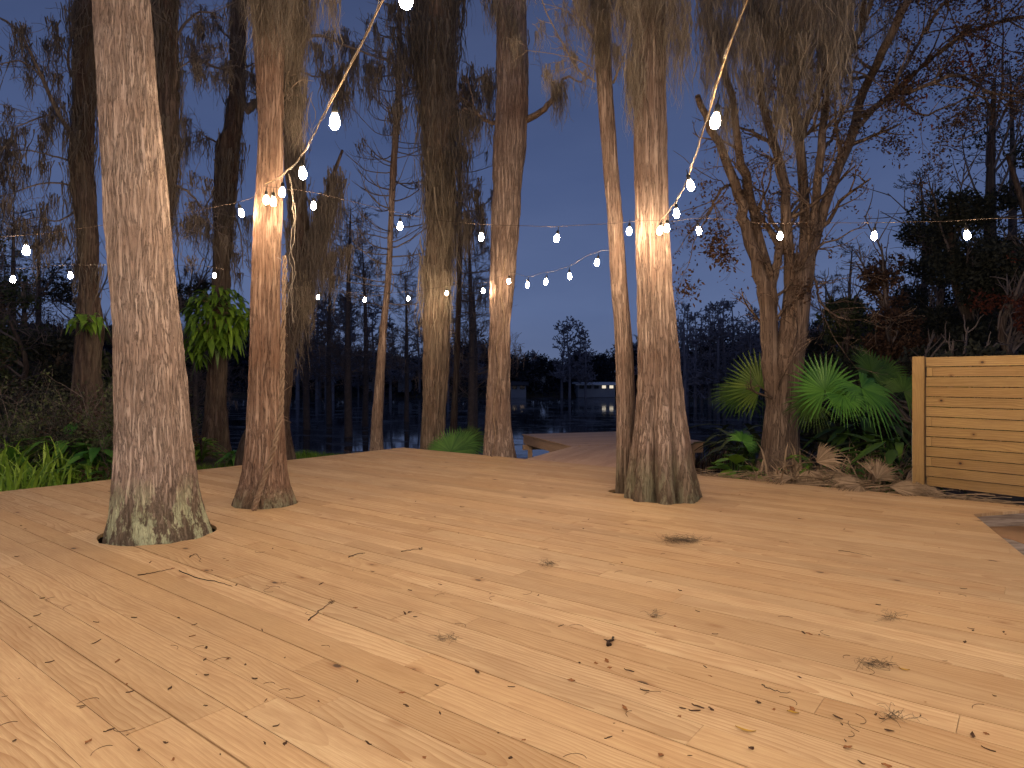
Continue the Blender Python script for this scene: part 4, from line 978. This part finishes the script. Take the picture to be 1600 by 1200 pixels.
# ------------------------------------------------------------------ background trees
def broad_tree(label, px, Y, pytop, rw, seed, mat, group, n=9000, leaf=.16, barkm=None, name='oak_tree', pybot=None, thin=1.0):
    """round irregular leafy tree; rw = crown half width in px"""
    rg = np.random.default_rng(seed); b = gz(px, Y); b[2] = max(b[2], -1.0); top = zof(pytop, Y); hh = top-b[2]; R = rw/FL*Y
    root = thing(name, b, label, 'tree', group); out = []; nodes = []
    tp = smooth_path([b-[0, 0, .3], b+[rg.normal(0, .2), 0, hh*.3], b+[rg.normal(0, .4), 0, hh*.6], b+[rg.normal(0, .4), 0, hh*.9]], 12)
    mb = MB(); tube(mb, tp, np.linspace(max(.12, hh*.028), .04, 12), 9); mb.build('trunk', barkm or M_bark_dark, root)
    lobes = 16; C0 = []
    for k in range(lobes):
        f = rg.uniform(.25, 1.0) if pybot is None else rg.uniform(.02, 1)
        w2 = R*math.sqrt(max(.1, 1-(2*abs(f-.55))**2)) if pybot is None else R*(1-.3*f)
        a = rg.uniform(0, 6.28); q = rg.uniform(.2, .95)
        c = b+np.array([math.cos(a)*w2*q, math.sin(a)*w2*q*.8, hh*(.12+.80*f)])
        C0.append((c, rg.uniform(.25, .45)*R))
        grow(out, tp[min(11, max(2, int(f*10)))], c-tp[min(11, max(2, int(f*10)))], np.linalg.norm(c-tp[5])*.8, .04, 1, rg, .02, .12, 5, .7, .5, None, 6, .006)
    mb = MB(); tubes(mb, out, 5); mb.build('limbs', M_twig, root)
    mb = MB(); per = n//lobes
    for c, r in C0:
        d = rg.normal(0, 1, (per, 3)); d /= np.linalg.norm(d, axis=1, keepdims=True); rr = r*rg.uniform(.25, 1.15, (per, 1))**.6
        pts = c+d*rr*[1.25, 1.1, .75]; keep = vn(pts[:, 0]*1.4, pts[:, 1]*1.4, pts[:, 2]*1.9, seed) > -.25*thin
        leafcloud(mb, pts[keep], leaf, rg)
    mb.build('crown', mat, root); return root
GR = 'dark trees beyond the fence at right'
broad_tree('dark evergreen with dense crown rising highest behind the fence', 1530, 17, 255, 110, 301, M_leaf_black, None, 24000, .12)
broad_tree('dark leafy bough-heavy tree filling the top right behind the stems', 1560, 19, 60, 120, 306, M_leaf_black, None, 5000, .11, thin=.1)
broad_tree('dark tall leafy tree just left of the highest evergreen', 1455, 20, 330, 70, 307, M_leaf_black, None, 14000, .12)
broad_tree('dark tree at the right picture edge behind the fence', 1640, 15, 190, 90, 302, M_leaf_black, None, 9000, .12)
broad_tree('rust-leaved tree behind the fence post', 1400, 16, 372, 55, 303, M_leaf_brown, None, 6000, .11)
broad_tree('low dark tree just left of the rust-leaved one', 1330, 20, 455, 60, 304, M_leaf_dark, None, 7000, .14)
broad_tree('red-tinged tree between evergreen and right edge', 1590, 14, 380, 60, 305, M_leaf_red, None, 5000, .10, thin=.3)
for k, (px, Y, t, w_) in enumerate([(1290, 24, 500, 60), (1400, 22, 440, 75), (1480, 19, 430, 70), (1560, 20, 420, 90), (1350, 17, 560, 70), (1450, 14.5, 540, 60), (1250, 28, 520, 60), (1650, 20, 380, 90), (1300, 15, 600, 60), (1530, 12.5, 520, 70), (1400, 12.2, 600, 40)]):
    broad_tree('dark bushy tree in the unlit wood behind the fence and palms', px, Y, t, w_, 310+k, M_leaf_black, GR, 6500, .13, name='bushy_tree', pybot=1)
for k, (px, Y, t, w_) in enumerate([(-30, 20, 330, 90), (60, 24, 400, 80), (130, 26, 410, 60), (20, 18, 480, 70), (200, 24, 440, 50), (90, 19, 520, 60), (250, 27, 470, 50), (300, 25, 420, 34), (-60, 14, 450, 60), (175, 19, 500, 40), (280, 30, 520, 60)]):
    broad_tree('dark bushy tree in the unlit wood at the left shore', px, Y, t, w_, 340+k, M_leaf_black if k % 3 else M_leaf_dark, 'dark trees on the left shore', 5500, .14, name='bushy_tree', pybot=1)
# bare cypress, mid distance
def cypress_proto(seed, hh=11, n=70, L=1.7, mossy=True, leafmat=M_far_leaf2, barkm=M_far, lvl=2, w_=.012, name='bare_cypress'):
    rg = np.random.default_rng(seed); root = empty(name, (0, 0, 0)); tp = smooth_path([(0,0,-1), (rg.normal(0,.1),0,hh*.4), (rg.normal(0,.15),0,hh*.75), (rg.normal(0,.2),0,hh)], 14)
    mb = MB(); tube(mb, tp, np.linspace(hh*.020, .015, 14), 8); mb.build('trunk', barkm, root)
    out = []; nodes = []
    for k in range(n):
        f = rg.uniform(.28, 1); a = rg.uniform(0, 6.28); p = tp[0]+(tp[-1]-tp[0])*f
        grow(out, p, (math.cos(a), math.sin(a), rg.uniform(-.2, .5)), L*(1.25-f)*rg.uniform(.5, 1.1)+.3, .018, lvl, rg, .06, .15, 4, .7, .5, nodes, 5, w_)
    mb = MB()
    for pts, rad, lv in out: tube(mb, pts, rad, 3, c=random.uniform(.05, 1))
    mb.build('limbs', leafmat, root)
    if mossy:
        sel = [nodes[i][0] for i in rg.choice(len(nodes), min(90, len(nodes)), replace=False)]
        mb = MB(); moss(mb, sel, .8, 6, rg, spread=.08, width=.016, nseg=4); mb.build('spanish_moss', leafmat, root)
    return root
def place(proto, first, spots, label, group):
    for i_, (x, y, s, rz, sz) in enumerate(spots):
        o = proto if i_ == 0 else copy_tree(proto)
        z = float(ground_z(np.array(x), np.array(y))); o.location = (x, y, max(z, WZ-.2)); o.rotation_euler = (0, 0, rz); o.scale = (s, s, s*sz)
        tag(o, label, 'tree', group)
rg = np.random.default_rng(400)
def sp(lst):
    r = []
    for px, Y, top in lst:
        hh = zof(top, Y)+.8; r.append(((px-800)/FL*Y, Y, hh/11.0*1.0, rg.uniform(0, 6.28), 1.0))
    return r
place(cypress_proto(401, 11, 90, 2.6, True, M_twig, M_twig, 2, .009), 0, sp([(545, 28, 310), (570, 34, 370), (480, 32, 340), (742, 30, 420), (635, 38, 420), (515, 36, 390), (735, 26, 320)]),
      'bare dark cypress with hanging moss standing in the lake margin behind the string lights', 'bare cypresses in the lake margin')
place(cypress_proto(402, 11, 80, 2.4, True, M_twig, M_twig, 2, .009), 0, sp([(60, 24, 330), (20, 22, 300), (290, 28, 400), (250, 26, 420), (330, 36, 420), (-30, 18, 260), (305, 22, 440)]),
      'bare dark cypress with hanging moss in the wood at the left', 'bare cypresses at the left')
place(cypress_proto(403, 11, 70, 2.4, False, M_twig, M_twig, 2, .009), 0, sp([(1580, 23, 130), (1330, 26, 370), (1440, 25, 270), (1290, 30, 420)]),
      'bare twiggy tree in the dark wood behind the fence', 'bare trees behind the fence')
ps = sp([(1055+i_*10+rg.uniform(-5, 5), rg.uniform(52, 60), 462+abs(i_-5)*3+rg.uniform(-12, 26)) for i_ in range(34)])
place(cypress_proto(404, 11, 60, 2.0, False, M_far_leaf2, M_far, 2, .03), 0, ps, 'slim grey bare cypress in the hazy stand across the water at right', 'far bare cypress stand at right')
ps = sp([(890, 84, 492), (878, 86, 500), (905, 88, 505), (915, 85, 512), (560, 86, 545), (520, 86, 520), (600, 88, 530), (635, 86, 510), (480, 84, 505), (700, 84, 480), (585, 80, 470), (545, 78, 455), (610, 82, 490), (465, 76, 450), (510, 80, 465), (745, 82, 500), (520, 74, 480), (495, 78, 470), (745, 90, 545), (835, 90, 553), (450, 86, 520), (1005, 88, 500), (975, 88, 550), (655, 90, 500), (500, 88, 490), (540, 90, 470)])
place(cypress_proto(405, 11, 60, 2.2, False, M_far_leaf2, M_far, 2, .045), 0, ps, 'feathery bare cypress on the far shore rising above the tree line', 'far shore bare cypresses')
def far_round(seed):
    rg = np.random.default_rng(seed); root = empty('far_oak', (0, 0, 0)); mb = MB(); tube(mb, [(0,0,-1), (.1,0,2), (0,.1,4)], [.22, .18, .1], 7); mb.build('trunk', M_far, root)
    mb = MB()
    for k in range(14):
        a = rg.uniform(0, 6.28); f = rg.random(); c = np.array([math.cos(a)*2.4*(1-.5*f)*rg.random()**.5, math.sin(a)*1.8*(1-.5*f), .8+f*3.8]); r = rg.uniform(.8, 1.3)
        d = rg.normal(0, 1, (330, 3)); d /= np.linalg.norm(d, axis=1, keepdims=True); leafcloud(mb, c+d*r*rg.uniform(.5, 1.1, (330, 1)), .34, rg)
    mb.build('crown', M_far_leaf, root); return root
for pi, sd in enumerate((411, 412, 413)):
    ps = []
    for k in range(26):
        px = -60+ (k*3+pi)*21.5+rg.uniform(-9, 9); Y = rg.uniform(91, 102)
        top = np.interp(px, [0, 440, 560, 640, 780, 830, 900, 935, 1000, 1060, 1400], [500, 520, 555, 548, 535, 560, 556, 540, 525, 540, 480])+rg.uniform(-6, 16)
        s = (zof(top, Y)+.6)/5.6; ps.append(((px-800)/FL*Y, Y, s, rg.uniform(0, 6.28), 1.0))
    place(far_round(sd), 0, ps, 'dark rounded tree in the tree line along the far shore', 'dark round trees of the far shore')
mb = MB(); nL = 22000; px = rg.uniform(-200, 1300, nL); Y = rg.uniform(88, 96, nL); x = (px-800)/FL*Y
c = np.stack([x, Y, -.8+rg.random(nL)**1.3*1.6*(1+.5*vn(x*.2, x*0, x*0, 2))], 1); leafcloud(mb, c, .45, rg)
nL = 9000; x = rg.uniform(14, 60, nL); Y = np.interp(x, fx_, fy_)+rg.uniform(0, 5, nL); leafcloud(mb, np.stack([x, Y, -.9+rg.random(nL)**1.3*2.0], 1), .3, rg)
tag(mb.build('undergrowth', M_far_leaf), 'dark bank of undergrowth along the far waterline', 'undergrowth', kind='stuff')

# ------------------------------------------------------------------ houses on the far shore
def house(label, px0, px1, pyr, pye, pyb, Y, depth, roofm, lit=0, gable_front=False, nwin=3, z_b=None):
    a, b = P(px0, pyb, Y), P(px1, pyb, Y); zr, ze, zb_ = zof(pyr, Y), zof(pye, Y), zof(pyb, Y)-1.0
    root = thing('house', ((a[0]+b[0])/2, Y+depth/2, zb_), label, 'house'); x0, x1 = a[0], b[0]; w_ = x1-x0; cx = (x0+x1)/2
    mb = MB(); box(mb, (cx, Y+depth/2, (ze+zb_)/2), (w_/2, 0, 0), (0, depth/2, 0), (0, 0, (ze-zb_)/2))
    if gable_front: mb.add([(x0, Y, ze), (x1, Y, ze), (cx, Y, zr)], t=[(0,1,2)])
    mb.build('wall', M_hwall, root, False)
    mb = MB(); e = .35
    if gable_front:
        for s in (-1, 1):
            xe = cx+s*(w_/2+e); mb.add([(cx, Y-e, zr+.06), (xe, Y-e, ze-.1), (xe, Y+depth, ze-.1), (cx, Y+depth, zr+.06), (cx, Y-e, zr-.10), (xe, Y-e, ze-.26), (xe, Y+depth, ze-.26), (cx, Y+depth, zr-.10)], q=[(0,1,2,3),(4,7,6,5),(0,4,5,1),(2,6,7,3),(1,5,6,2)])
    else:
        ym = Y+depth/2; mb.add([(x0-e, Y-e, ze), (x1+e, Y-e, ze), (x1+e, ym, zr), (x0-e, ym, zr), (x1+e, Y+depth+e, ze), (x0-e, Y+depth+e, ze), (x0-e, Y-e, ze-.15), (x1+e, Y-e, ze-.15)], q=[(0,1,2,3),(3,2,4,5),(6,7,1,0)], t=[(1,4,2),(0,3,5)])
    mb.build('roof', roofm, root, False)
    for k in range(nwin):
        xw = x0+w_*(k+.5)/nwin; hw = min(.5, w_/nwin*.3); zc = (ze+zof(pyb, Y))/2
        mb = MB(); box(mb, (xw, Y-.03, zc), (hw, 0, 0), (0, .03, 0), (0, 0, (ze-zof(pyb, Y))*.30)); f = mb.build('window', M_hroof, root, False)
        mb = MB(); box(mb, (xw, Y-.08, zc), (hw*.85, 0, 0), (0, .02, 0), (0, 0, (ze-zof(pyb, Y))*.25)); mb.build('pane', M_lit if k in lit else M_hglass, f, False)
house('white gabled house facing the lake between the thin leaning and the shaggy trunk', 622, 639, 579, 586, 601, 88.0, 8, M_hroof_pale, (), True, 1)
house('dim pale gabled house left of the thin leaning trunk on the far shore', 569, 585, 580, 585, 600, 90.0, 8, M_hroof, (), True, 1)
house('small pale shed with a dark roof close right of the flared trunk', 798, 822, 596, 601, 610, 87.0, 5, M_hroof, (), False, 2)
house('long low white house with lit windows on the far shore beside the slender trunk', 903, 961, 597, 600, 609, 86.0, 6, M_hroof_pale, (3, 4), False, 5)
house('tiny pale house with one lit window deep in the wood at far left', -12, 8, 578, 583, 592, 60.0, 5, M_hroof, (0, 1), False, 2)

# ------------------------------------------------------------------ string lights
prof_b = [(.001, -.052), (.012, -.050), (.022, -.042), (.030, -.024), (.031, -.006), (.026, .014), (.019, .032), (.015, .044), (.001, .046)]
mbp = MB(); lathe(mbp, (0, 0, 0), prof_b, 10); BULB = mbp.build('bulb', M_bulb)
BULB_ME = BULB.data; BULB_HI = BULB_ME.copy(); BULB_HI.materials[0] = M_bulb_hi; bpy.data.objects.remove(BULB)
mbp = MB(); lathe(mbp, (0, 0, 0), [(.001, .043), (.017, .043), (.018, .06), (.018, .085), (.012, .092), (.005, .10), (.004, .135), (.001, .14)], 10); SK = mbp.build('socket', M_black); SK_ME = SK.data; bpy.data.objects.remove(SK)
def strand(label, bulbs, cable, wire_mat, seed, rope=False, cr=.0030, me=None):
    rg = np.random.default_rng(seed); B_ = [P(*b) if len(b) == 3 else np.array(b[:3]) for b in bulbs]
    root = thing('string_lights', B_[0], label, 'string lights', None)
    for p in B_:
        o = bpy.data.objects.new('bulb', me or BULB_ME); COL.objects.link(o); o.parent = root; o.location = Vector(p)-Vector(B_[0]); o.rotation_euler = (rg.normal(0, .08), rg.normal(0, .10), 0)
        s = bpy.data.objects.new('socket', SK_ME); COL.objects.link(s); s.parent = o
    for cab in cable:
        pa = smooth_path(cab, 14*len(cab)); pa = pa+np.stack([fbm(pa[:, 0]*2, pa[:, 1]*2, 0*pa[:, 0]+k, 2, seed+k) for k in range(3)], 1)*[.006, .006, .012]
        mb = MB(); tube(mb, pa, cr, 6); mb.build('cable', wire_mat, root)
        if not rope: continue
        mb = MB(); q = pa+np.stack([np.sin(np.arange(len(pa))*.9)*.012, 0*pa[:, 0], np.cos(np.arange(len(pa))*.63)*.016+.004], 1)
        tube(mb, q, cr*.5, 5); mb.build('cable', M_wire, root)
        if rope:
            mb = MB(); tube(mb, pa+[.010, 0, .018], .0055, 8); mb.build('support_rope', M_rope, root)
    return root
up = lambda p, d=.15: P(*p)+np.array([0, 0, d]) if not isinstance(p, np.ndarray) else p+np.array([0, 0, d])
bA_ = [(441,300,6.75),(473,270,5.35),(523,189,4.0),(635,-4,2.95)]
offA = [(.15,1.8,3.15),(.55,.8,3.25)]
strandA = strand('string of large bulbs on beige rope rising from the red-barked trunk', bA_, [[P(412,290,7.62), P(440,276,7.0), up(bA_[1]), up(bA_[2], .17), up(bA_[3], .17), np.array([.15,1.8,3.32]), np.array([.75,.3,3.6])]], M_cable, 1, True)
bE = [(1057,333,6.9),(1079,289,5.7),(1118,188,4.05)]
strandE = strand('string of large bulbs rising steeply from the fluted trunk', bE, [[P(1033,345,7.85), up(bE[0], .12), up(bE[1], .15), up(bE[2], .20), np.array([1.1,2.9,3.35]), np.array([.95,1.8,3.42]), np.array([.75,.3,3.6])]], M_cable, 2, True)
bB_ = [(377,332,7.8),(215,366,7.3),(41,391,6.5),(-110,398,6.1)]
strandB = strand('string of bulbs sloping from the red-barked trunk behind the thick pale trunk', bB_, [[P(405,297,7.62), up(bB_[0], .13)]+[up(b) for b in bB_[1:]]], M_cable, 3)
bD_ = [(416,312,7.32),(427,314,7.3),(490,321,7.95),(625,353,8.05),(752,370,8.1),(870,372,8.1),(983,361,8.05),(1031,360,7.65),(1042,356,7.6)]
strandD = strand('long sagging string of bulbs between the red-barked and fluted trunks', bD_, [[P(412,292,7.6), up(bD_[2]), up(bD_[3]), up(bD_[4]), up(bD_[5]), up(bD_[6], .11), P(1031,344,7.82)]], M_cable, 4)
bF = [(1092,360,8.1),(1219,368,7.9),(1366,368,7.5),(1511,367,7.0),(1690,362,6.5)]
strandF = strand('level string of bulbs running right from the fluted trunk across the many-stemmed tree', bF, [[P(1040,346,7.9)]+[up(b) for b in bF]], M_cable, 5)
bC_ = [(933,410,9.2),(890,431,10.0),(853,440,10.8),(824,445,11.5),(795,439,12.3),(755,454,13.0),(698,458,14.6),(638,466,14.5),(570,468,14.2),(497,464,13.8),(418,452,13.3),(335,430,12.8),(262,428,12.2),(180,428,11.2),(110,430,10.2),(20,436,9.6)]
strandC = strand('far string of small bulbs looping round the lakeside trunks', bC_, [[P(953,392,8.7)]+[up(b) for b in bC_]], M_cable, 6)
# unseen strings added out of view to light the foreground deck
G1 = [(.3,1.9,3.2),(.6,.9,3.3),(1.0,2.0,3.3),(.9,.9,3.4)]
def overhead(label, p0, p1, n, seed):
    p0, p1 = np.array(p0, float), np.array(p1, float); t = (np.arange(n)+.5)/n
    pts = [p0+(p1-p0)*a-np.array([0, 0, .5*4*a*(1-a)]) for a in t]
    strand(label, [tuple(p)+(0,) for p in pts], [[p0]+[p+np.array([0, 0, .15]) for p in pts]+[p1]], M_cable, seed, me=BULB_HI)
overhead('added unseen string of fill bulbs overhead left of the camera', (.7, .2, 3.7), (-7.5, 2.2, 3.9), 8, 21)
overhead('added unseen string of fill bulbs overhead right of the camera', (.8, .2, 3.7), (7.0, 2.5, 3.9), 7, 22)
overhead('added unseen string of fill bulbs crossing behind the camera', (-6, -2.0, 3.8), (6, -2.0, 3.8), 9, 23)
# loose wires hanging at T2
mb = MB()
for k, pth in enumerate([[(452,272,7.5),(456,300,7.5),(461,335,7.5),(459,375,7.5),(453,398,7.5),(458,430,7.5),(455,470,7.5),(457,505,7.5)],
                         [(452,272,7.52),(457,310,7.5),(459,345,7.5),(455,390,7.5),(461,430,7.5),(452,455,7.5),(447,480,7.5)],
                         [(434,402,7.55),(442,410,7.5),(449,430,7.5),(443,460,7.5),(446,500,7.5)]]):
    pa = pxpath(pth, 60); pa[:, 0] += fbm(np.arange(60)*.35, 0, k, 2, k)*.012; tube(mb, pa, .0035, 5)
tag(mb.build('loose_wires', M_wire), 'tangle of loose pale wires hanging beside the red-barked trunk', 'wires')

# ------------------------------------------------------------------ litter on the deck
rg = np.random.default_rng(500)
def leaf_mesh(seed, L=.05, w_=.014):
    rg = np.random.default_rng(seed); mb = MB(); t = np.linspace(0, 1, 6); wd_ = w_*np.array([.08, .7, 1, .85, .5, .03]); cu = rg.uniform(.1, .5)
    c = np.stack([(t-.5)*L, rg.normal(0, .002, 6), cu*L*(t-.5)**2+.004], 1)
    V = np.stack([c-[0, 1, 0]*wd_[:, None]+[0, 0, .004], c, c+[0, 1, 0]*wd_[:, None]+[0, 0, .003]], 1).reshape(-1, 3)
    mb.add(V, q=[(3*i+s, 3*i+s+1, 3*i+s+4, 3*i+s+3) for i in range(5) for s in (0, 1)]); return mb
ML1 = flat_mat('dry_leaf_dark_brown', (.06,.03,.018), (.13,.065,.035), 30, .8); ML2 = flat_mat('dry_leaf_rust', (.22,.09,.035), (.34,.15,.05), 30, .8); ML3 = flat_mat('dry_leaf_yellow', (.42,.25,.03), (.55,.36,.06), 30, .7)
def on_deck(px, py):
    g_ = G(px, py); u, o = g_[:2]@D, g_[:2]@NN
    if not (UL+.1 < u < umax(o)-.1 and o < OB-.1): return None
    for hu, ho, ha, hb in HU:
        if ((u-hu)/(ha+.03))**2+((o-ho)/(hb+.03))**2 < 1: return None
    return g_
protos = []
for k, (m_, L, w_) in enumerate([(ML1, .042, .008), (ML1, .03, .006), (ML2, .034, .011), (ML1, .05, .005), (ML1, .024, .008)]): protos.append(leaf_mesh(510+k, L, w_).build('fallen_leaf', m_))
cnt = 0; usedp = set()
manual = [(983,1050),(975,1108),(1090,1106),(1085,1113),(1110,1110),(948,1003),(905,1038),(893,1065),(1264,992),(1255,990),(398,1063),(445,1164),(632,960),(640,958),(209,967),(151,1005),(322,1014),(1062,924),(1020,965),(745,1052),(1185,1100),(1325,1170)]
def leafobj(g_, k, sc=1.0):
    o = protos[k] if k not in usedp else protos[k].copy()
    if k in usedp: COL.objects.link(o)
    usedp.add(k); o.location = g_; o.rotation_euler = (rg.normal(0, .15), rg.normal(0, .15), rg.uniform(0, 6.28)); o.scale = (sc, sc, sc)
    tag(o, 'small dry brown leaf lying on the pale deck boards', 'leaf', 'dry leaves scattered over the deck')
for px, py in manual: leafobj(on_deck(px, py), rg.integers(0, 5), 1.15)
while cnt < 150:
    px, py = rg.uniform(0, 1600), 700+rg.uniform(0, 1)**.9*500
    if vn(px*.012, py*.02, 0, 4) < -.35: continue
    g_ = on_deck(px, py)
    if g_ is None or g_[1] > 12: continue
    leafobj(g_, rg.integers(0, 5), rg.uniform(.4, 1.15)); cnt += 1
for px, py, lab in [(1165,1143,'long yellow leaf lying on the boards near the bottom of the picture'), (1413,1048,'yellow leaf beside a brown moss scrap on the right of the deck'), (1239,1115,'small yellow leaf on the boards right of the dark leaf pair')]:
    o = leaf_mesh(int(px), .085 if px == 1165 else .05, .009).build('yellow_leaf', ML3); o.location = on_deck(px, py); o.rotation_euler = (0, 0, -.5); tag(o, lab, 'leaf')
tw = [([(482,971),(498,957),(518,942)], .006, 'dark straight twig with a knobbly end lying left of centre on the deck'), ([(280,893),(310,905),(345,912),(363,918)], .006, 'long crooked brown twig on the boards right of the thick pale trunk'),
      ([(215,900),(245,895),(270,890)], .005, 'twig lying just left of the long crooked one'), ([(627,863),(645,860),(658,859)], .005, 'short straight twig on the boards beyond the knobbly one'),
      ([(545,872),(558,867),(570,865)], .006, 'short forked twig behind the straight twig'), ([(1310,862),(1330,864),(1362,871)], .004, 'thin long twig lying toward the right of the deck'),
      ([(950,1010),(953,1003),(957,997)], .014, 'chip of bark standing out dark near the centre of the deck'), ([(1190,1072),(1210,1082),(1235,1085)], .004, 'curved thin twig in the front right of the deck'),
      ([(296,872),(306,867),(315,880)], .005, 'small bent twig close to the foot of the thick pale trunk')]
for pts, r0, lab in tw:
    c = [G(x, y)+[0, 0, .008] for x, y in pts]; mb = MB(); pa = smooth_path(c, 12); pa[1:-1] += rg.normal(0, .006, (10, 3))*[1, 1, .2]; tube(mb, pa, np.linspace(r0, r0*.35, 12)*.75, 5, cap=True)
    if 'knobbly' in lab: leafcloud(mb, c[-1]+rg.normal(0, .012, (14, 3))*[1, 1, .3], .02, rg)
    tag(mb.build('twig', M_leaf_brown), lab, 'twig')
prt = []
for k in range(4):
    mb = MB(); n_ = 8; a = rg.uniform(.5, 1.6); t = np.linspace(0, 1, n_); L = rg.uniform(.04, .10); pa = np.stack([L*t*np.cos(a*t), L*t*np.sin(a*t), 0*t+.004], 1); tube(mb, pa, .0012, 4); prt.append(mb.build('needle', ML1))
ku = set(); cnt = 0
while cnt < 48:
    px, py = rg.uniform(0, 1600), 720+rg.uniform(0, 1)*480; g_ = on_deck(px, py)
    if g_ is None or g_[1] > 9: continue
    k = int(rg.integers(0, 4)); o = prt[k].copy() if k in ku else prt[k]
    if k in ku: COL.objects.link(o)
    ku.add(k); o.location = g_; o.rotation_euler = (0, 0, rg.uniform(0, 6.28)); tag(o, 'thin curled brown needle lying on the deck boards', 'needle', 'thin needles and stalks on the deck'); cnt += 1
for px, py, R, n_, lab in [(1065,846,.13,230,'largest grey-green clump of fallen moss on the deck right of the fluted trunk'), (857,884,.05,60,'small moss scrap left of the large fallen clump'), (1368,1042,.06,60,'wispy brown moss scrap in the right half of the deck'),
        (1392,967,.06,40,'faint flat moss scrap above the wispy one at right'), (702,1000,.05,35,'pale grey moss smudge near the middle of the deck'), (1400,1124,.04,34,'dark small moss scrap near the lower right corner'), (1024,964,.02,25,'tiny moss tuft between the bark chip and the fluted trunk')]:
    c = G(px, py); mb = MB()
    for k in range(n_):
        p = c+np.array([rg.normal(0, R*.6), rg.normal(0, R*.35), rg.uniform(.003, .03)]); d = rg.normal(0, 1, 3)*[1, 1, .25]*(.045 if R > .1 else .022); tube(mb, smooth_path([p, p+d+rg.normal(0, .012, 3), p+d*1.6], 5), .0008, 3)
    for v_ in mb.v: v_[:, 2] = np.maximum(v_[:, 2], .002)
    tag(mb.build('moss_clump', M_moss if R < .15 else M_moss_grey), lab, 'moss')

# faint dusk light from the sky's afterglow behind the camera
sl = bpy.data.lights.new('sun', 'SUN'); sl.energy = .06; sl.angle = math.radians(20); sl.color = (.85, .88, 1.0)
so = bpy.data.objects.new('sun', sl); COL.objects.link(so); so.rotation_euler = (math.radians(55), 0, math.radians(20))
